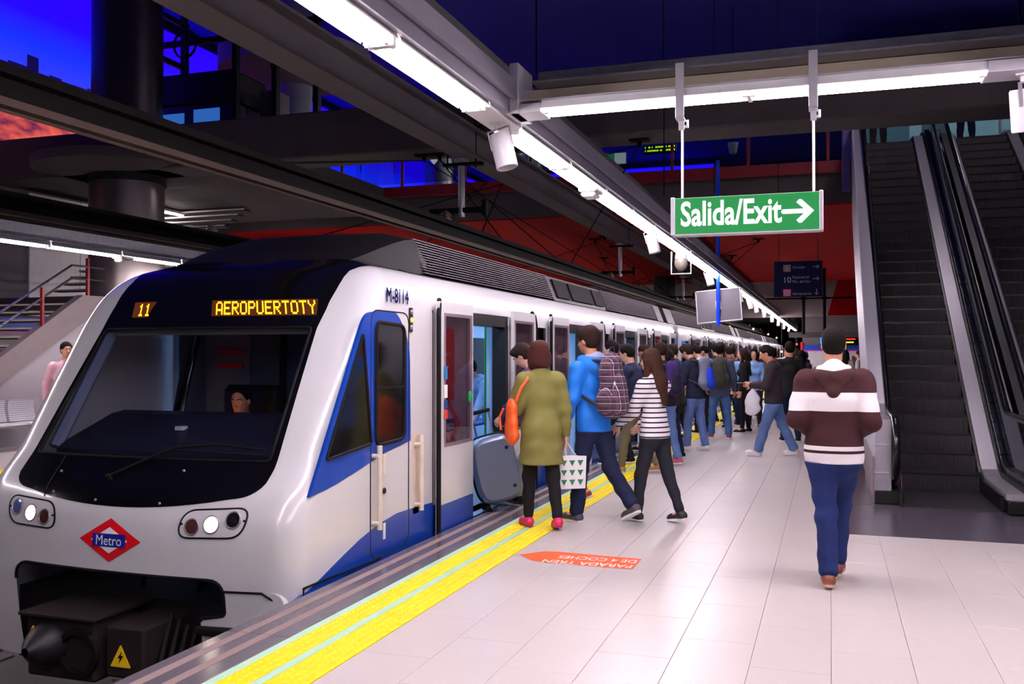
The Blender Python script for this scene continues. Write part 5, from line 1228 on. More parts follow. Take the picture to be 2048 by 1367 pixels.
def pose(**kw):
    """joints in the local frame (x right, y forward, z up); legs (flex, spread, knee, foot pitch), arms (flex, spread, elbow, inward)"""
    P = dict(DEF); P.update(kw); s = P['H']/1.75; d = math.radians; J = {'s': s}
    pel = np.zeros(3)
    lo = 1e9
    for nm, sg, key in (('L', -1, 'L'), ('R', 1, 'Rg')):
        hf, ha, kf, fp = [d(v) for v in P[key]]
        hip = pel+A3(sg*.088, 0, -.03)*s; kn = hip+unit(A3(sg*math.sin(ha), math.sin(hf)*math.cos(ha), -math.cos(hf)*math.cos(ha)))*.425*s
        an = kn+unit(A3(sg*math.sin(ha)*.5, math.sin(hf-kf), -math.cos(hf-kf)))*.415*s
        fd = unit(A3(sg*.12, math.cos(fp), math.sin(fp))); up = unit(np.cross(np.cross(fd, A3(0, 0, 1)), fd))
        J['hip'+nm], J['kn'+nm], J['an'+nm], J['fd'+nm], J['fu'+nm] = hip, kn, an, fd, up
        sole = [an-up*.078*s-fd*.06*s, an-up*.078*s+fd*.192*s]; J['heel'+nm], J['toe'+nm] = sole; lo = min(lo, sole[0][2], sole[1][2])
    ln, sd, tw = d(P['lean']), d(P['side']), d(P['twist'])
    sp = unit(A3(math.sin(sd), math.sin(ln), math.cos(ln)*math.cos(sd))); rt = unit(A3(math.cos(tw), math.sin(tw), 0)); rt = unit(rt-sp*(rt@sp)); fw = np.cross(sp, rt)
    J.update(pel=pel, sp=sp, rt=rt, fw=fw, waist=pel+A3(0, 0, .08)*s+sp*.10*s, chest=pel+A3(0, 0, .08)*s+sp*.27*s, nb=pel+A3(0, 0, .08)*s+sp*.455*s)
    sw = (.165 if P['female'] else .185)*s
    for nm, sg, key in (('L', -1, 'la'), ('R', 1, 'ra')):
        sf, sa, ef, ei = [d(v) for v in P[key]]
        sh = J['nb']-sp*.055*s+rt*sg*sw
        u = unit(rt*sg*math.sin(sa)+(fw*math.sin(sf)-A3(0, 0, 1)*math.cos(sf))*math.cos(sa)); el = sh+u*.285*s
        f = unit((fw*math.sin(sf+ef)-A3(0, 0, 1)*math.cos(sf+ef))*math.cos(ei)-rt*sg*math.sin(ei)+rt*sg*math.sin(sa)*.35); wr = el+f*.25*s
        J['sh'+nm], J['el'+nm], J['wr'+nm], J['hf'+nm] = sh, el, wr, f
    hp, hy = d(P['head'][0]), d(P['head'][1]); M = rotm(-ln*.35-hp, hy+tw); J['HM'] = M
    J['hc'] = J['nb']+sp*.045*s+M @ (A3(0, .018, .165)*s)
    for k, v in J.items():
        if isinstance(v, np.ndarray) and v.shape == (3,) and k not in ('sp', 'rt', 'fw', 'hfL', 'hfR', 'fdL', 'fdR', 'fuL', 'fuR'): J[k] = v-A3(0, 0, lo)
    anc = P.get('anchor')
    if anc: a = (J['heel'+anc]+J['toe'+anc])/2
    else: a = (J['heelL']+J['toeL']+J['heelR']+J['toeR'])/4
    if P['seat']: a = J['pel']*A3(1, 1, 0)
    for k, v in J.items():
        if isinstance(v, np.ndarray) and v.shape == (3,) and k not in ('sp', 'rt', 'fw', 'hfL', 'hfR', 'fdL', 'fdR', 'fuL', 'fuR'): J[k] = v-A3(a[0], a[1], 0)
    J['P'] = P; return J
def torso(S_, J, g, b, hem=0., fem=False):
    s = J['s']; fw = J['fw']
    fl = (fw, .70)
    S_.rc(J['pel']+A3(0, 0, -.02)*s, J['waist'], (.150 if fem else .148)*s*b+g, (.118 if fem else .138)*s*b+g, .05, fl)
    S_.rc(J['waist'], J['chest'], (.118 if fem else .138)*s*b+g, (.135 if fem else .155)*s*b+g, .05, fl)
    S_.rc(J['chest'], J['nb']-J['sp']*.07*s, (.135 if fem else .155)*s*b+g, .10*s*b+g, .05, fl)
    S_.rc(J['shL']+J['rt']*.01*s, J['shR']-J['rt']*.01*s, .062*s*b+g, .062*s*b+g, .05)
    S_.rc(J['nb']-J['sp']*.03*s, J['nb']+J['sp']*.03*s, .075*s*b+g*.4, .055*s+g*.3, .05)
    if fem: 
        for q in (-1, 1): S_.el(J['chest']+J['fw']*.085*s+J['rt']*q*.065*s, A3(.06, .055, .06)*s+g, None, .04)
def hand(S_, J, nm, sg, curl, fr=1.):
    s = J['s']; w, f = J['wr'+nm], J['hf'+nm]; n = -sg*J['rt']; n = unit(n-f*(n@f)); lat = np.cross(f, n)*(-sg)*-1
    lat = np.cross(n, f)*sg; 
    if lat[1]*0+lat @ J['fw'] < -.2 and abs(f[2]) > .7: lat = -lat
    S_.rc(w-f*.03*s, w+f*.02*s, .028*s, .029*s, .02); S_.rc(w+f*.02*s, w+f*.075*s, .036*s, .040*s, .02, (n, .42))
    c1 = math.radians(curl)
    for i, (o, L) in enumerate(((.031, .068), (.010, .078), (-.011, .072), (-.031, .055))):
        b0 = w+f*.085*s+lat*o*s; d1 = unit(f*math.cos(c1*.8)+n*math.sin(c1*.8)); d2 = unit(f*math.cos(c1*2)+n*math.sin(c1*2)); m_ = b0+d1*L*.5*s
        S_.rc(b0-f*.015*s, m_, .0095*s*fr, .0088*s*fr, .006); S_.rc(m_, m_+d2*L*.52*s, .0088*s*fr, .0072*s*fr, .006)
    t0 = w+f*.022*s+lat*.030*s; d1 = unit(f*.62+lat*.62+n*.25); t1 = t0+d1*.045*s; d2 = unit(f*.85+lat*.25+n*.35); S_.rc(t0, t1, .014*s*fr, .0115*s*fr, .010); S_.rc(t1, t1+d2*.035*s, .0112*s*fr, .009*s*fr, .006)
def head(S_, J, fine):
    s = J['s']; M = J['HM']; c = J['hc']
    def q(*v): return c+M @ (A3(*v)*s)
    S_.el(q(0, -.012, .028), A3(.077, .097, .092)*s, M, .02); S_.el(q(0, .018, -.030), A3(.064, .076, .088)*s, M, .03); S_.el(q(0, .042, -.078), A3(.034, .034, .032)*s, M, .03)
    S_.rc(J['nb']-J['sp']*.05*s, q(0, -.02, -.06), .058*s, .054*s, .025)
    S_.rc(q(0, .086, .016), q(0, .108, -.022), .009*s, .0145*s, .010); S_.el(q(0, .094, -.026), A3(.020, .012, .010)*s, M, .008)
    for g in (-1, 1):
        S_.el(q(g*.077, -.008, -.008), A3(.010, .022, .032)*s, M, .008)
        S_.rc(q(g*.012, .088, .030), q(g*.05, .074, .030), .009*s, .008*s, .010)
        if fine: S_.el(q(g*.031, .096, .010), A3(.017, .012, .011)*s, M, .008, 's')
    S_.rc(q(-.022, .083, -.052), q(.022, .083, -.052), .0085*s, .0085*s, .008); S_.rc(q(-.018, .083, -.064), q(.018, .083, -.064), .009*s, .009*s, .006)
def hair_mesh(J, style, h, seed):
    s = J['s']; M = J['HM']; c = J['hc']; S_ = SDF()
    def q(*v): return c+M @ (A3(*v)*s)
    up = A3(0, 0, 1)
    if style in ('short', 'crop', 'wavy'):
        g = .0 if style == 'crop' else .006 if style == 'short' else .014
        S_.el(q(0, -.020, .040), (A3(.084, .098, .094)+g)*s, M, .02); S_.el(q(0, -.045, -.008), (A3(.076, .066, .075)+g*.5)*s, M, .03)
        if style == 'wavy': S_.el(q(.01, .05, .10), A3(.06, .05, .04)*s, M, .03)
        S_.el(q(0, .090, -.040 if style != 'crop' else -.012), A3(.080, .078, .108)*s, M, .012, 's')
        for e in (-1, 1): S_.el(q(e*.08, .01, -.035), A3(.022, .030, .045)*s, M, .01, 's')
    elif style in ('bob', 'curly'):
        S_.el(q(0, -.018, .038), A3(.096, .108, .104)*s, M, .02); S_.el(q(0, -.03, -.04), A3(.108, .098, .10)*s, M, .04)
        for e in (-1, 1): S_.rc(q(e*.075, .02, 0), q(e*.078, .01, -.125), .04*s, .032*s, .03)
        S_.el(q(0, -.035, -.10), A3(.10, .07, .045)*s, M, .04)
        S_.el(q(0, .11, -.04), A3(.062, .085, .105)*s, M, .02, 's')
    elif style in ('long', 'pony'):
        S_.el(q(0, -.018, .036), A3(.088, .106, .100)*s, M, .02); S_.el(q(0, -.03, -.03), A3(.088, .085, .085)*s, M, .03)
        if style == 'long':
            bk = J['nb']-J['fw']*.10*s
            S_.rc(q(0, -.06, -.03), bk-J['sp']*.02*s, .082*s, .085*s, .04, (J['fw'], .6)); S_.rc(bk-J['sp']*.02*s, J['chest']-J['fw']*.135*s-J['sp']*.04*s, .085*s, .045*s, .04, (J['fw'], .5))
            for e in (-1, 1): S_.rc(q(e*.072, .0, -.01), J['nb']+J['rt']*e*.085*s-J['sp']*.06*s+J['fw']*.03*s, .034*s, .03*s, .03)
        else: S_.rc(q(0, -.10, .02), q(0, -.13, -.14), .035*s, .02*s, .03)
        S_.el(q(0, .105, -.045), A3(.064, .080, .108)*s, M, .02, 's')
    return S_.mesh(h, .0035 if style in ('bob', 'long', 'wavy', 'curly') else .0018, seed)
PEOPLE = {}
def person(key, label, loc, face, J, top, bottom, shoes, hair=('short', 'dark'), sk='a', q=2, top_kind='jacket', hem=.0, sleeve=1., loose=.022, leg_loose=.018, flare=0., hood=None, hem_flare=0., hoodk=1., eyes=False, sole=None, skirt=None):
    """q: 0 far, 1 mid, 2 near"""
    h = (.019, .0125, .0085)[q]; hs = (.016, .0095, .0062)[q]; s = J['s']; P = J['P']; b = P['build']; fem = P['female']; seed = abs(hash(key)) % 1000 if False else sum(map(ord, key)) % 997
    rz = math.atan2(-face[0], face[1]); t = thing('person', label, 'person', loc, rz, local=True); PEOPLE[key] = (t, J, loc, rz)
    # body: one continuous figure
    S_ = SDF(); torso(S_, J, -.012, b, 0, fem)
    for nm, sg in (('L', -1), ('R', 1)):
        S_.rc(J['hip'+nm], J['kn'+nm], .066*s*b, .041*s, .04); S_.rc(J['kn'+nm], J['kn'+nm]+(J['an'+nm]-J['kn'+nm])*.35, .041*s, .043*s, .03); S_.rc(J['kn'+nm]+(J['an'+nm]-J['kn'+nm])*.35, J['an'+nm], .043*s, .030*s, .03)
        S_.rc(J['an'+nm], J['toe'+nm]+J['fu'+nm]*.035*s-J['fd'+nm]*.035*s, .034*s, .028*s, .03)
        S_.rc(J['sh'+nm], J['el'+nm], .047*s*b, .037*s, .03); S_.rc(J['el'+nm], J['el'+nm]+(J['wr'+nm]-J['el'+nm])*.3, .038*s, .039*s, .02); S_.rc(J['el'+nm]+(J['wr'+nm]-J['el'+nm])*.3, J['wr'+nm], .039*s, .027*s, .02)
        hand(S_, J, nm, sg, P['curl'], (1.5, 1.2, 1.)[q])
    head(S_, J, q > 0)
    body = mesh_obj('body', S_.mesh(hs), SK[sk], t)
    mesh_obj('hair', hair_mesh(J, hair[0], (.013, .009, .0062)[q], seed), HR[hair[1]], t)
    if eyes:
        for e in (-1, 1):
            c = J['hc']+J['HM'] @ (A3(e*.031, .080, .010)*s); ey = MB().sphere(tuple(c), .0125*s, 12, 8).build('eye', mat('eye_white', (225, 220, 215), .2), t, smooth=60)
            c2 = J['hc']+J['HM'] @ (A3(e*.031, .0895, .010)*s); MB().sphere(tuple(c2), .0062*s, 10, 6).build('iris', mat('dark_iris', (30, 18, 14), .1), ey, smooth=60)
            bw = MB().tube([tuple(J['hc']+J['HM'] @ (A3(e*x, y, z)*s)) for x, y, z in ((.014, .097, .031), (.032, .094, .037), (.050, .080, .032))], .0042*s, 6); bw.build('eyebrow', HR[hair[1]], t, smooth=60)
        MB().sphere(tuple(J['hc']+J['HM'] @ (A3(0, .088, -.058)*s)), (.022*s, .006*s, .007*s), 12, 6).build('lips', mat('lip_skin', (160, 84, 76), .4), t, smooth=60)
    # top garment
    S_ = SDF(); torso(S_, J, loose*.72, b, 0, fem)
    if hem:
        hw = .150*s*b+loose
        S_.rc(J['pel']+A3(0, 0, .02), J['pel']-A3(0, 0, hem), hw*1.03, hw*1.02+hem_flare, .05, (J['fw'], .74 if hem < .2 else .88))
    for nm, sg in (('L', -1), ('R', 1)):
        e = J['el'+nm]; w_ = J['wr'+nm]
        if sleeve >= 1: S_.rc(J['sh'+nm], e, .054*s*b+loose, .045*s+loose*.9, .035); S_.rc(e, w_-J['hf'+nm]*.01, .045*s+loose*.9, .031*s+loose*.6, .02)
        else: S_.rc(J['sh'+nm], J['sh'+nm]+(e-J['sh'+nm])*sleeve*2 if sleeve < .5 else e, .054*s*b+loose, .048*s+loose, .03)
    if top_kind in ('hoodie', 'jacket', 'coat'):
        c = J['nb']; S_.rc(c-J['rt']*.05*s-J['fw']*.005, c+J['rt']*.05*s-J['fw']*.005, .052*s, .052*s, .03)
    hz = J['pel'][2]-hem-.03*s
    tp = mesh_obj(top_kind, S_.mesh(h, .0042 if q else .003, seed, cut=lambda X, Y, Z: (hz-Z)+0*X+0*Y if P['lean'] < 30 else -1+0*(X+Y+Z)), top, t)
    if hood:
        S_ = SDF(); c = J['nb']-J['fw']*.085*s+J['sp']*.0*s; f_ = J['fw']; r_ = J['rt']; u_ = J['sp']
        arc = [c+r_*math.sin(a)*.115*s+f_*(.105*(1-math.cos(a)))*s-u_*(.03-.055*(1-math.cos(a)))*s for a in np.linspace(-1.5, 1.5, 11)]
        for i in range(10): 
            k_ = 1-abs(i-4.5)/6.5; S_.rc(arc[i], arc[i+1], (.026+.030*k_)*s*hoodk, (.026+.030*k_)*s*hoodk, .02)
        S_.rc(c-u_*.03*s-f_*.015*s, c-u_*.15*s-f_*.045*s, .065*s, .03*s, .04, (f_, .55)); S_.rc(c-r_*.09*s-u_*.02*s, c-u_*.13*s-f_*.03*s, .04*s, .03*s, .03); S_.rc(c+r_*.09*s-u_*.02*s, c-u_*.13*s-f_*.03*s, .04*s, .03*s, .03)
        mesh_obj('hood', S_.mesh(h*.9, .003, seed+1), hood[0], tp)
        if len(hood) > 1:
            S_ = SDF()
            for i in range(2, 8):
                k_ = 1-abs(i-4.5)/6.5; S_.rc(arc[i]+u_*.040*s+f_*.012*s, arc[i+1]+u_*.040*s+f_*.012*s, (.016+.026*k_)*s*hoodk, (.016+.026*k_)*s*hoodk, .02)
            S_.rc(c+u_*.03*s+f_*.01*s, c-u_*.02*s-f_*.03*s, .075*s, .05*s, .03, (f_, .6))
            mesh_obj('hood_lining', S_.mesh(h*.9, .002, seed+2), hood[1], tp)
    # trousers (or skirt)
    S_ = SDF(); S_.rc(J['pel']+A3(0, 0, .07)*s, J['pel']-A3(0, 0, .03)*s, .135*s*b+leg_loose*.6, .148*s*b+leg_loose*.6, .04, (J['fw'], .72))
    for nm, sg in (('L', -1), ('R', 1)):
        k_, a_ = J['kn'+nm], J['an'+nm]; S_.rc(J['hip'+nm], k_, .082*s*b+leg_loose, .052*s+leg_loose, .035); S_.rc(k_, a_+(k_-a_)*.09, .052*s+leg_loose, .038*s+leg_loose+flare, .03)
        S_.el(J['hip'+nm]-A3(0, .038, .03)*s, A3(.075, .07, .085)*s*b+leg_loose*.5, None, .05)
    mesh_obj('trousers', S_.mesh(h, min(.0045, .002+leg_loose*.15) if q else .003, seed+5, cut=lambda X, Y, Z: (Z-(hz+.003))+0*X+0*Y if P['lean'] < 30 else -1+0*(X+Y+Z)), bottom, t)
    if skirt:
        S_ = SDF(); S_.rc(J['pel']+A3(0, 0, .05)*s, J['pel']-A3(0, 0, .48)*s, .15*s, .20*s, .04, (J['fw'], .8)); mesh_obj('skirt', S_.mesh(h, .005, seed+7), skirt, t)
    # shoes
    for nm, sg in (('L', -1), ('R', 1)):
        f_, u_ = J['fd'+nm], J['fu'+nm]; he, to = J['heel'+nm], J['toe'+nm]; S_ = SDF(); ol = .020*s
        S_.rc(he+u_*.045*s+f_*.04*s, to+u_*.036*s-f_*.055*s, .040*s, .038*s, .02); S_.rc(to+u_*.034*s-f_*.07*s, to+u_*.030*s-f_*.032*s, .040*s, .030*s, .02); S_.rc(J['an'+nm]-u_*.005*s, he+u_*.05*s+f_*.035*s, .043*s, .042*s, .03)
        o_ = he+u_*ol; sh = mesh_obj('shoe', S_.mesh((.013, .009, .0065)[q], cut=lambda X, Y, Z: -((X-o_[0])*u_[0]+(Y-o_[1])*u_[1]+(Z-o_[2])*u_[2])), shoes, t)
        r_ = np.cross(f_, u_); L = np.linalg.norm(to-he); pts = []
        for yy, xx in ((-.002, .018), (.02, .034), (.09, .034), (.15, .042), (.19, .040), (.215, .028), (.228, .012)): pts.append((yy*L/.23+.0, xx*s))
        outl = [(y_, x_) for y_, x_ in pts]+[(y_, -x_) for y_, x_ in pts[::-1]]; m_ = MB(); n_ = len(outl)
        m_.add([he+f_*y_+r_*x_+u_*(.002) for y_, x_ in outl]+[he+f_*y_*1.0+r_*x_+u_*.024*s for y_, x_ in outl], [tuple(range(n_))[::-1], tuple(range(n_, 2*n_))]+[(i, (i+1) % n_, n_+(i+1) % n_, n_+i) for i in range(n_)])
        m_.build('sole', sole or M_wplas, sh)
    return t, J
def worn(key, name, label, cat):
    """a carried thing in the wearer's frame"""
    t, J, loc, rz = PEOPLE[key]; return thing(name, label, cat, loc, rz, local=True), J
def backpack(key, label, m1, m2=None, size=1., q=1, pocket=True):
    t, J = worn(key, 'backpack', label, 'backpack'); s = J['s']*size; sp, fw, rt = J['sp'], J['fw'], J['rt']; c = J['chest']-fw*(.155*J['s']*J['P']['build']+.075*s)-sp*.03*J['s']
    S_ = SDF(); S_.rc(c+sp*.16*s, c-sp*.13*s, .115*s, .135*s, .04, (fw, .62)); S_.rc(c-sp*.13*s-rt*.05*s, c-sp*.13*s+rt*.05*s, .12*s, .12*s, .04, (fw, .65))
    mesh_obj('bag_body', S_.mesh((.016, .011, .008)[q], .004, 3), m1, t)
    if pocket:
        S_ = SDF(); S_.rc(c-fw*.085*s+sp*.02*s, c-fw*.085*s-sp*.15*s, .075*s, .10*s, .03, (fw, .45)); mesh_obj('front_pocket', S_.mesh((.014, .010, .008)[q], .003, 4), m2 or m1, t)
    for e in (-1, 1):
        p_ = [c+rt*e*.07*s+sp*.20*s+fw*.02, J['sh'+('L' if e < 0 else 'R')]-rt*e*.06*J['s']+sp*.085*J['s'], J['sh'+('L' if e < 0 else 'R')]-rt*e*.055*J['s']+sp*.02*J['s']+fw*.115*J['s'], J['chest']+rt*e*.13*J['s']+fw*.13*J['s']-sp*.05*J['s'], J['chest']+rt*e*.175*J['s']-sp*.10*J['s'], c+rt*e*.11*s-sp*.17*s+fw*.05]
        MB().tube([tuple(v) for v in p_], .018, 6).build('strap', m2 if m2 and not pocket else mat('strap_webbing', (30, 28, 36), .8), t, smooth=60)
    MB().tube([tuple(c+rt*x*s+sp*z*s-fw*.02) for x, z in ((-.03, .26), (-.02, .31), (.02, .31), (.03, .26))], .007, 6).build('top_loop', mat('strap_webbing', (30, 28, 36), .8), t)
    return t
# ---- the crowd, near to far
W_sole = M_wplas; B_sole = mat('dark_sole', (34, 30, 30), .7); T_sole = mat('tan_sole', (196, 168, 150), .7)
blk = cloth('black', (20, 18, 22)); navyc = cloth('navy', (26, 30, 56)); charc = cloth('charcoal', (42, 36, 40)); jeans = denim('mid', (76, 98, 142)); djeans = denim('dark', (20, 25, 50)); rjeans = denim('royal', (24, 36, 80))
hood_m = bands('striped_hoodie_wool', [(0, (232, 226, 230)), (.915, (58, 30, 34)), (.935, (232, 226, 230)), (.965, (58, 30, 34)), (1.205, (234, 228, 232)), (1.335, (62, 33, 37))])
person('hoodie', 'man in a brown hoodie with white chest band walking away towards the escalators', (-.02, 6.93, 0), (.04, 1), pose(H=1.735, build=1.06, lean=4, anchor='L', L=(-9, -5, 6, -4), Rg=(24, -7, 34, 4), la=(-16, 12, 85, 22), ra=(-16, 12, 85, 22), head=(2, 4)), hood_m, rjeans, mat('brown_leather_shoe', (120, 60, 44), .5), ('crop', 'black'), 'b', 2, 'hoodie', .06, hood=(cloth('maroon_brown', (62, 33, 37)), cloth('cream_lining', (232, 226, 232))), loose=.03, leg_loose=.020, flare=.008, sole=T_sole)
person('green', 'woman in an olive coat with brown bob and magenta shoes boarding the first door', (-2.54, 8.44, 0), (-.55, .83), pose(H=1.655, female=True, lean=3, L=(9, 2, 8, 0), Rg=(-8, 2, 10, -8), la=(10, 16, 75, 10), ra=(-4, 14, 10, 0), head=(4, 12)), cloth('olive', (112, 108, 58)), blk, mat('magenta_shoe', (196, 30, 92), .4), ('bob', 'auburn'), 'a', 2, 'coat', .28, loose=.036, leg_loose=.013, hem_flare=.025, sole=mat('magenta_sole', (150, 24, 70), .5))
person('bowed', 'dark-haired man with bowed head stepping to the first door behind the olive coat', (-2.85, 9.62, 0), (-1, .12), pose(H=1.74, lean=14, L=(24, 2, 10, 8), Rg=(-24, 2, 14, -24), la=(20, 10, 40, 10), ra=(0, 10, 30, 0), head=(34, 0)), cloth('slate_purple', (62, 56, 96)), cloth('grey_trouser', (150, 144, 150)), mat('red_brown_shoe', (140, 60, 50), .5), ('wavy', 'dark'), 'a', 2, 'jacket', .05, eyes=True)
plaidm = plaid('plum_plaid_canvas', (44, 30, 44), (92, 54, 78), (206, 196, 206), .062)
person('blue', 'man in a bright blue jacket with a grey hood and plaid backpack', (-2.06, 8.80, 0), (-.86, .5), pose(H=1.80, lean=3, L=(10, 2, 4, 0), Rg=(-16, 2, 24, -26), la=(4, 12, 16, 0), ra=(8, 14, 30, 0), head=(8, 8)), cloth('sky_blue_shell', (26, 110, 206), .1, .15, .55), djeans, mat('grey_sneaker', (64, 58, 66), .6), ('wavy', 'dark'), 'b', 2, 'jacket', .07, hood=(cloth('hood_blue', (40, 116, 206)), cloth('hood_grey', (150, 148, 176))), hoodk=1.55, leg_loose=.020, flare=.012)
strm = striped('black_white_stripes', (34, 30, 40), (228, 222, 230), .046, .30)
strm = striped('cream_shirt_black_stripes', (228, 222, 230), (34, 30, 40), .046, .30)
person('stripe', 'young woman with long brown hair in a black-striped white top', (-1.60, 9.06, 0), (-.90, .42), pose(H=1.60, female=True, lean=2, L=(14, 2, 8, 2), Rg=(-13, 2, 8, -10), la=(24, 8, 30, 6), ra=(26, 8, 22, 4), head=(6, 4)), strm, cloth('black_jean', (30, 30, 40)), mat('black_sneaker', (24, 22, 28), .6), ('long', 'brown'), 'a', 2, 'top', .03, loose=.022, leg_loose=.012)
# boarding passengers further on
person('tanpants', 'dark-haired passenger in navy with olive-tan trousers between blue jacket and striped top', (-2.50, 12.75, 0), (-.9, .3), pose(H=1.70, lean=8, L=(16, 2, 8, 4), Rg=(-14, 2, 12, -10), head=(16, 10), la=(14, 8, 60, 8)), navyc, cloth('olive_tan', (96, 88, 70)), mat('tan_shoe', (150, 100, 60), .5), ('short', 'black'), 'a', 1, 'jacket', .04, sole=T_sole)
person('redshoe', 'passenger in a dark jacket and jeans with red-and-grey trainers, purple backpack', (-2.28, 13.75, 0), (-.75, .65), pose(H=1.71, lean=5, L=(8, 2, 6, 0), Rg=(-8, 2, 12, -8), head=(10, 0), ra=(10, 14, 60, 10)), cloth('soft_black', (34, 30, 34)), jeans, mat('red_grey_trainer', (176, 70, 80), .5), ('short', 'dark'), 'b', 1, 'jacket', .04)
backpack('redshoe', 'dark purple backpack with white edge on the passenger with red trainers', cloth('purple_pack', (54, 34, 92)), cloth('purple_pocket', (30, 26, 48)), .95)
person('dark3', 'short dark-haired passenger in a black coat holding something red, near the third door', (-2.62, 14.9, 0), (-.9, .4), pose(H=1.63, lean=5, head=(12, 0), la=(10, 8, 50, 5)), blk, charc, blk, ('short', 'black'), 'b', 1, 'coat', .10)
person('ltblue', 'passenger in a light blue shirt and dark trousers waiting before the backpacked youth', (-2.65, 16.6, 0), (-.9, .2), pose(H=1.62, lean=3, head=(10, 0)), cloth('pale_blue', (116, 156, 196)), blk, blk, ('short', 'dark'), 'a', 1, 'shirt', .02)
person('youth', 'youth in a navy polo and jeans carrying a dark coat over his arm, head bowed', (-2.17, 16.0, 0), (-.88, .45), pose(H=1.74, lean=7, L=(10, 2, 8, 0), Rg=(-6, 2, 6, 0), head=(30, 6), la=(6, 12, 60, 6), ra=(10, 12, 62, 6)), striped('polo', (30, 34, 56), (30, 34, 56), .1, .1), denim('washed', (82, 102, 152)), mat('white_trainer', (216, 212, 216), .5), ('wavy', 'dark'), 'a', 1, 'polo_shirt', .04, sleeve=.5, flare=.01)
backpack('youth', 'grey and bright blue backpack on the youth in the navy polo', cloth('pack_grey', (110, 112, 132)), cloth('pack_blue', (30, 60, 200)), 1.08)
person('cream', 'man in a cream sweater with black backpack straps, head bowed at the train', (-2.5, 19.5, 0), (-.85, .4), pose(H=1.74, lean=5, head=(26, 0), la=(4, 10, 50, 5)), cloth('cream', (206, 198, 190)), blk, blk, ('short', 'black'), 'a', 1, 'sweater', .03)
person('plaid', 'man seen from behind in a dark checked shirt and blue jeans', (-2.0, 18.5, 0), (-.12, 1), pose(H=1.75, lean=2, L=(4, 7, 4, 0), Rg=(-3, 7, 4, 0), la=(6, 14, 30, 6), ra=(4, 14, 16, 0)), plaid('slate_check', (36, 42, 62), (54, 62, 86), (90, 100, 124), .04), denim('blue2', (56, 84, 130)), mat('red_shoe', (150, 62, 56), .6), ('wavy', 'black'), 'b', 1, 'shirt', .12, loose=.03, flare=.012)
backpack('plaid', 'olive-grey rucksack on the man in the checked shirt', cloth('pack_olive', (58, 58, 52)), cloth('pack_olive2', (48, 48, 42)), 1.05)
person('blackw', 'woman in black with long dark hair beside the man in the checked shirt', (-1.70, 19.9, 0), (-.85, -.1), pose(H=1.66, female=True, la=(2, 8, 14, 0), ra=(6, 10, 30, 5), L=(6, 2, 4, 0)), blk, blk, blk, ('long', 'dark'), 'a', 1, 'cardigan', .08, leg_loose=.008)
person('denim2', 'dark-haired woman in a light denim shirt seen from behind, with beige bag', (-1.86, 21.9, 0), (-.3, .9), pose(H=1.66, female=True), denim('light', (116, 152, 206)), djeans, blk, ('bob', 'dark'), 'a', 1, 'denim_shirt', .05)
person('smile', 'curly dark-haired woman facing the camera in an open light denim jacket', (-1.56, 21.2, 0), (.1, -1), pose(H=1.66, female=True, la=(10, 10, 40, 10), ra=(10, 10, 40, 10), head=(2, -8)), denim('light', (116, 152, 206)), charc, mat('brown_flat', (96, 62, 44), .6), ('curly', 'black'), 'a', 1, 'denim_jacket', .05, eyes=True)
person('face2', 'woman with long dark hair behind the denim-jacketed pair, face turned to camera', (-1.72, 23.6, 0), (.1, -1), pose(H=1.62, female=True), cloth('rose_grey', (150, 110, 120)), blk, blk, ('long', 'dark'), 'a', 0, 'top', .05)
person('phone', 'man in a dark hooded jacket and blue jeans striding left, looking at his phone', (-.87, 15.52, 0), (-1, -.05), pose(H=1.72, build=1.08, lean=4, L=(19, 2, 4, 6), Rg=(-19, 2, 6, -10), la=(18, 6, 78, 22), ra=(14, 8, 84, 20), head=(22, 0)), cloth('dark_plum', (46, 36, 42)), jeans, mat('white_trainer', (216, 212, 216), .5), ('short', 'black'), 'b', 1, 'hoodie', .05, hood=(cloth('dark_plum', (46, 36, 42)),), loose=.03, leg_loose=.026, flare=.012)
person('blackt', 'man in a black T-shirt behind the man with the phone', (-.70, 18.2, 0), (-.2, 1), pose(H=1.76, build=1.05, la=(4, 10, 20, 0)), blk, djeans, blk, ('short', 'black'), 'b', 1, 't_shirt', .06, sleeve=.42)
person('darkw', 'dark-haired woman in dark clothes on the platform left of the hoodie man', (-.62, 23.0, 0), (.2, 1), pose(H=1.63, female=True), cloth('wine', (50, 30, 50)), blk, blk, ('long', 'black'), 'a', 0, 'coat', .15)
for k, (x, y, fx, fy, c_, nm_, hs_, H_) in enumerate(((-2.95, 13.6, -1, .2, ('black', (20, 18, 22)), 'black jacket at the second door, half hidden by the striped top', 'short', 1.74), (-2.85, 15.6, -1, .3, ('soft_black', (34, 30, 34)), 'charcoal jacket at the third door', 'short', 1.70), (-2.35, 14.6, -.9, .5, ('wine', (50, 30, 50)), 'wine-dark coat just behind the purple backpack', 'bob', 1.64), (-2.75, 18.0, -1, .2, ('navy', (26, 30, 56)), 'navy top beside the youth with the blue backpack', 'wavy', 1.72), (-2.3, 20.8, -.6, .8, ('black', (20, 18, 22)), 'black top behind the olive rucksack', 'short', 1.76), (-2.2, 22.6, -.5, .7, ('rust', (120, 60, 44)), 'rust top behind the woman in black', 'short', 1.72), (-2.7, 22.4, -1, .1, ('grey', (90, 84, 92)), 'grey top at the last door of the first car', 'short', 1.74))):
    person('fill%d' % k, 'passenger in a '+nm_, (x, y, 0), (fx, fy), pose(H=H_, lean=5, head=(12, 0), L=(7, 2, 5, 0), Rg=(-7, 2, 8, -6)), cloth(*c_), [blk, charc, djeans][k % 3], blk, (hs_, ['black', 'dark'][k % 2]), 'ab'[k % 2], 0 if y > 17 else 1, 'jacket', .06)
rc_ = np.random.default_rng(3)
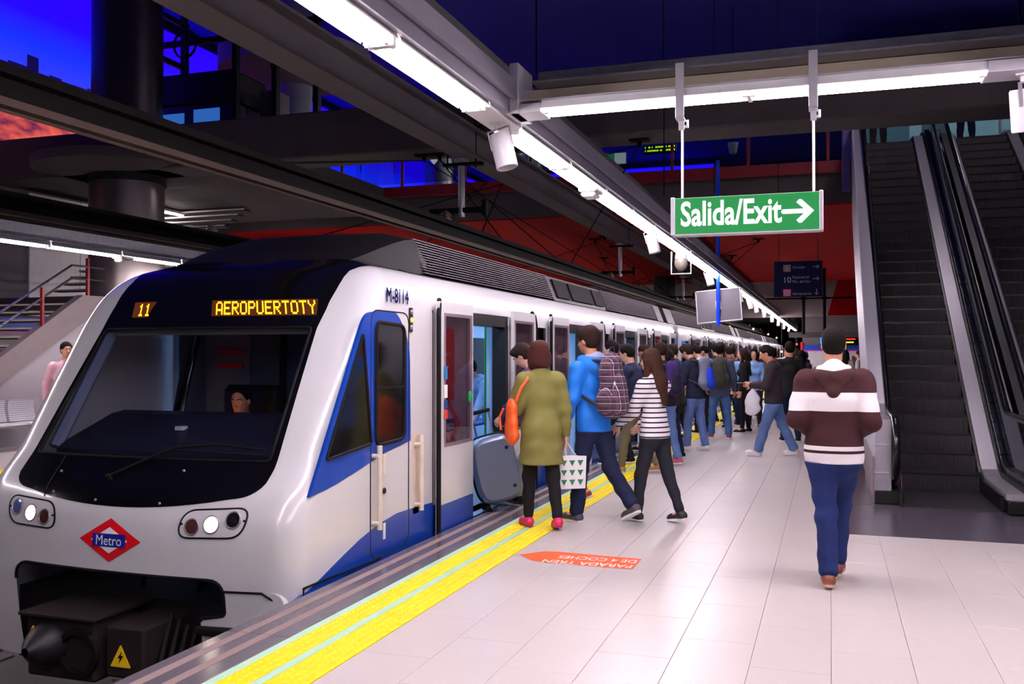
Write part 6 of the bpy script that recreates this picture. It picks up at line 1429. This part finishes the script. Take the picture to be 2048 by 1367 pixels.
far = [(-2.35, 24.5), (-1.95, 25.2), (-2.6, 26.4), (-1.5, 26.8), (-2.1, 28), (-1.2, 28.6), (-2.5, 30), (-1.7, 31.4), (-1.05, 32.6), (-2.3, 34), (-1.5, 36), (-2.0, 39), (-1.0, 25.6), (-.85, 37)]
cols = [('grey', (90, 84, 92)), ('navy', (26, 30, 56)), ('black', (20, 18, 22)), ('rust', (120, 60, 44)), ('violet', (70, 56, 120)), ('white', (200, 196, 204)), ('teal', (34, 70, 84))]
names = ['grey', 'navy', 'black', 'rust-coloured', 'violet', 'white', 'teal']
for k, (x, y) in enumerate(far):
    c_ = cols[k % 7]; hs_ = ['short', 'long', 'short', 'bob', 'wavy'][k % 5]
    person('far%d' % k, 'distant passenger in a %s top, %s nearest beyond the denim jacket' % (names[k % 7], ORD[k]), (x, y, 0), (-.8+1.2*rc_.random(), .9-.8*rc_.random()), pose(H=1.60+.18*rc_.random(), female=hs_ in ('long', 'bob'), head=(8*rc_.random(), 20*rc_.random()-10)), cloth(*c_), [blk, djeans, charc][k % 3], blk, (hs_, ['black', 'dark', 'brown'][k % 3]), 'ab'[k % 2], 0, 'top', .05)
person('creamfar', 'distant woman with black hair in a cream jacket by the far white wall', (.45, 30, 0), (.2, 1), pose(H=1.66, female=True), cloth('stone', (196, 184, 172)), blk, blk, ('long', 'black'), 'a', 0, 'jacket', .08)
person('whitefar', 'distant person in white beside the cream-jacketed woman', (.84, 31.2, 0), (-1, .2), pose(H=1.64), cloth('white', (200, 196, 204)), charc, blk, ('short', 'dark'), 'a', 0, 'shirt', .03)
# far platform, cab, train interior, escalator heads
person('pink', 'man in a pink shirt walking along the far platform behind the train nose', (-11.3, 11.85, 0), (.72, -.7), pose(H=1.735, L=(14, 2, 6, 0), Rg=(-12, 2, 10, -8), la=(14, 12, 16, 0), ra=(-22, 16, 14, 0), head=(0, 14)), cloth('pink_shirt', (226, 176, 190), .06), charc, blk, ('short', 'black'), 'b', 1, 'shirt', .02, eyes=True)
Jd = pose(H=1.74, seat=True, lean=6, L=(82, 8, 80, 0), Rg=(82, 8, 80, 0), la=(30, 12, 60, 6), ra=(30, 12, 60, 6), head=(10, 0))
person('driver', 'train driver seated behind the windscreen, face above the desk', (-4.94, 7.30, 1.19-Jd['hc'][2]), (.1, -1), Jd, blk, blk, blk, ('crop', 'black'), 'b', 1, 'jacket', 0, eyes=True)
person('stoop', 'stooping passenger in a pale blue top just inside the first open door', (-3.86, 10.86, -.02), (-.55, -.83), pose(H=1.66, lean=42, L=(12, 2, 18, 0), Rg=(-6, 2, 10, 0), la=(50, 8, 20, 0), ra=(56, 8, 20, 0), head=(10, 0)), cloth('pale_steel_blue', (140, 164, 206)), charc, blk, ('short', 'black'), 'b', 1, 'hoodie', .04, hood=(cloth('pale_steel_blue', (140, 164, 206)),))
person('inside', 'dark-clothed passenger standing by the green pole inside the first door', (-4.75, 11.1, -.02), (.3, -1), pose(H=1.72, la=(60, 10, 60, 0)), blk, charc, blk, ('short', 'black'), 'b', 0, 'coat', .1)
person('insid2', 'passenger in grey standing inside the second open door', (-4.3, 13.9, -.02), (-.3, 1), pose(H=1.70), cloth('grey', (90, 84, 92)), blk, blk, ('short', 'dark'), 'a', 0, 'jacket', .05)
person('esc1', 'person in dark trousers at the top of the left escalator', (1.05, 22.75, 6.03), (.1, 1), pose(H=1.75, L=(6, 3, 4, 0)), blk, charc, blk, ('short', 'black'), 'b', 0, 'coat', .1)
person('esc2', 'person in dark blue at the top of the right escalator', (2.85, 22.9, 6.03), (0, 1), pose(H=1.75, L=(6, 3, 4, 0)), navyc, djeans, blk, ('short', 'black'), 'b', 0, 'coat', .1)
# ---- carried things
backpack('blue', 'plum plaid backpack with white check lines on the man in the blue jacket', plaidm, plaidm, 1.12, 2)
t, J = worn('green', 'shoulder_bag', 'orange leather shoulder bag at the left hip of the woman in the olive coat', 'bag'); s = J['s']
c = J['pel']-J['rt']*.30*s+A3(0, .0, .10); M_or = mat('orange_leather', (232, 92, 28), .45, 0, .08, 8, .2, 90)
S_ = SDF(); S_.rc(c+A3(0, 0, .11), c-A3(0, 0, .12), .085, .115, .03, (A3(1, 0, 0), .55)); mesh_obj('bag_body', S_.mesh(.008, .004, 2), M_or, t)
MB().tube([tuple(v) for v in (c+A3(.03, .06, .16), c+A3(.10, .05, .35), J['shL']+J['rt']*.02+A3(.02, .05, .06), J['shL']+A3(.03, -.02, .085), J['shL']+A3(.0, -.10, .02), c+A3(.06, -.11, .30), c+A3(.02, -.06, .16))], .014, 6).build('strap', M_or, t, smooth=60)
MB().tube([tuple(c+A3(-.05, .10, .10)), tuple(c+A3(-.08, .13, .02)), tuple(c+A3(-.07, .12, -.10))], .012, 6).build('tassel', M_or, t)
t, J = worn('green', 'folded_jacket', 'dark purple jacket draped over the left forearm of the woman in the olive coat', 'jacket')
S_ = SDF(); a = J['elL']*.4+J['wrL']*.6; S_.rc(a+A3(0, 0, .03), a-A3(.02, -.02, .12), .07, .09, .04, (J['rt'], .8)); S_.rc(a+A3(-.05, .05, 0), a+A3(-.04, .05, -.10), .05, .06, .03); mesh_obj('jacket_folds', S_.mesh(.009, .008, 5), cloth('deep_violet', (40, 32, 78)), t)
t, J = worn('green', 'paper_bag', 'white paper carrier bag with green triangles hanging from the right hand by the olive coat', 'bag'); w_ = J['wrR']+J['hfR']*.09; z0 = w_[2]-.42
x, y = w_[0]+.05, w_[1]; m = MB().prism([(x-.13, z0), (x+.13, z0), (x+.14, z0+.30), (x-.14, z0+.30)], 1, y-.045, y+.045); m.build('bag_body', mat('white_paper', (226, 220, 224), .7), t)
for i in range(3):
    for j in range(3):
        xx = x-.08+.08*i; zz = z0+.03+.09*j; MB().prism([(xx-.030, zz+.055), (xx+.030, zz+.055), (xx, zz)], 1, y-.047, y-.045).build('green_triangle', mat('print_green', (20, 110, 70), .6), t)
for e in (-.03, .03): MB().tube([(x-.05, y+e, z0+.30), (w_[0]-.01, y, w_[2]), (w_[0]+.02, y, w_[2]), (x+.05, y+e, z0+.30)], .004, 5).build('handle', M_wplas, t)
t, J = worn('youth', 'carried_coat', 'dark green-black coat hanging over the forearm of the youth in the polo', 'coat'); a = (J['elL']+J['wrL'])/2
S_ = SDF(); S_.rc(a+A3(-.02, 0, .02), a+A3(-.03, -.02, -.36), .06, .10, .04, (A3(1, 0, 0), .55)); S_.rc(a+A3(-.02, -.1, .0), a+A3(-.03, -.12, -.28), .05, .08, .04, (A3(1, 0, 0), .55)); mesh_obj('coat_folds', S_.mesh(.011, .010, 6), cloth('bottle_black', (32, 34, 30)), t)
t, J = worn('phone', 'mobile_phone', 'mobile phone held by the striding man in the dark hooded jacket', 'phone'); a = J['wrL']+J['hfL']*.10
MB().box(a[0]-.035, a[0]+.035, a[1]-.005, a[1]+.13, a[2]+.02, a[2]+.03, .003).build('phone_body', M_black, t); MB().box(a[0]-.03, a[0]+.03, a[1], a[1]+.125, a[2]+.03, a[2]+.0305).build('phone_screen', emit('phone_screen', (190, 205, 230), .8), t)
t, J = worn('phone', 'plastic_bag', 'white plastic carrier bag hanging from the arm of the striding man with the phone', 'bag'); a = J['wrL']-J['hfL']*.02
S_ = SDF(); S_.rc(a-A3(0, 0, .06), a-A3(0, .01, .22), .012, .10, .05, (A3(1, 0, 0), .6)); S_.rc(a-A3(0, 0, .22), a-A3(0, 0, .36), .10, .12, .05, (A3(1, 0, 0), .5)); mesh_obj('bag_body', S_.mesh(.010, .006, 8), mat('thin_white_plastic', (220, 218, 226), .4), t)
t, J = worn('denim2', 'beige_bag', 'beige cloth bag at the side of the woman in the light denim shirt', 'bag'); a = J['wrR']+J['hfR']*.05
S_ = SDF(); S_.rc(a-A3(0, 0, .05), a-A3(0, 0, .30), .05, .12, .04, (A3(1, 0, 0), .5)); mesh_obj('bag_body', S_.mesh(.012, .004, 8), cloth('beige', (196, 164, 140)), t)
t, J = worn('dark3', 'shopping_bag', 'red and white shopping bag hanging beside the passenger in the black coat', 'bag'); a = J['wrR']+J['hfR']*.08
MB().box(a[0]-.06, a[0]+.06, a[1]-.14, a[1]+.14, a[2]-.40, a[2]-.06, .01).build('bag_body', mat('red_bag', (206, 36, 50), .5, 0, .4, 6), t); MB().tube([(a[0], a[1]-.08, a[2]-.06), (a[0], a[1], a[2]+.01), (a[0], a[1]+.08, a[2]-.06)], .005, 5).build('handle', M_wplas, t)
# suitcase tilted in the first doorway
t = thing('suitcase', 'grey hard-shell suitcase tilted on its wheels in the first doorway', 'suitcase', (-3.2, 9.28, .02), 0, local=True)
M_sc = mat('silver_blue_shell', (112, 122, 148), .32, .35, .08, 3); MM = Matrix.Rotation(R(-56), 4, 'Z') @ Matrix.Rotation(R(13), 4, 'X')
def ssq(a, n=4.): return math.copysign(abs(math.cos(a))**(2/n), math.cos(a)), math.copysign(abs(math.sin(a))**(2/n), math.sin(a))
def shell(x0, x1, mtl, nm):
    rows = []
    for k, (x, sc) in enumerate(((x0, .86), (x0+.02 if x1 > x0 else x0-.02, .95), ((x0+x1)/2, 1), (x1, 1))):
        rows.append([(x, ssq(a)[0]*.235*sc, .42+ssq(a)[1]*.345*sc) for a in np.linspace(0, 2*math.pi, 41)[:-1]])
    m = MB(); m.grid(rows, closed=True); m.add(rows[0], [tuple(range(40))]); m.xf(MM); return m.build(nm, mtl, t, smooth=50)
shell(.14, .01, M_sc, 'front_shell'); shell(-.14, -.01, M_sc, 'rear_shell')
m = MB(); m.tube([(0, ssq(a)[0]*.238, .42+ssq(a)[1]*.348) for a in np.linspace(0, 2*math.pi, 41)[:-1]], .014, 6, closed=True); m.xf(MM); m.build('zip_seam', M_rub, t, smooth=60)
for yy in (-.17, .17):
    for xx in (-.10, .10):
        m = MB().cyl((xx-.015, yy, .035), (xx+.015, yy, .035), .032, .032, 14); m.box(xx-.02, xx+.02, yy-.02, yy+.02, .04, .085); m.xf(MM); m.build('wheel', M_rub, t)
for yy in (-.09, .09): m = MB().tube([(-.10, yy, .76), (-.10, yy, 1.0)], .009, 8); m.xf(MM); m.build('handle_tube', M_steel, t)
m = MB().box(-.12, -.08, -.11, .11, .99, 1.03, .01); m.xf(MM); m.build('pull_handle', M_rub, t)
for yy, zz in ((.14, .62), (.14, .22)): m = MB().cyl((.138, yy, zz), (.150, yy, zz), .02, .016, 12); m.xf(MM); m.build('corner_stud', M_dark, t)
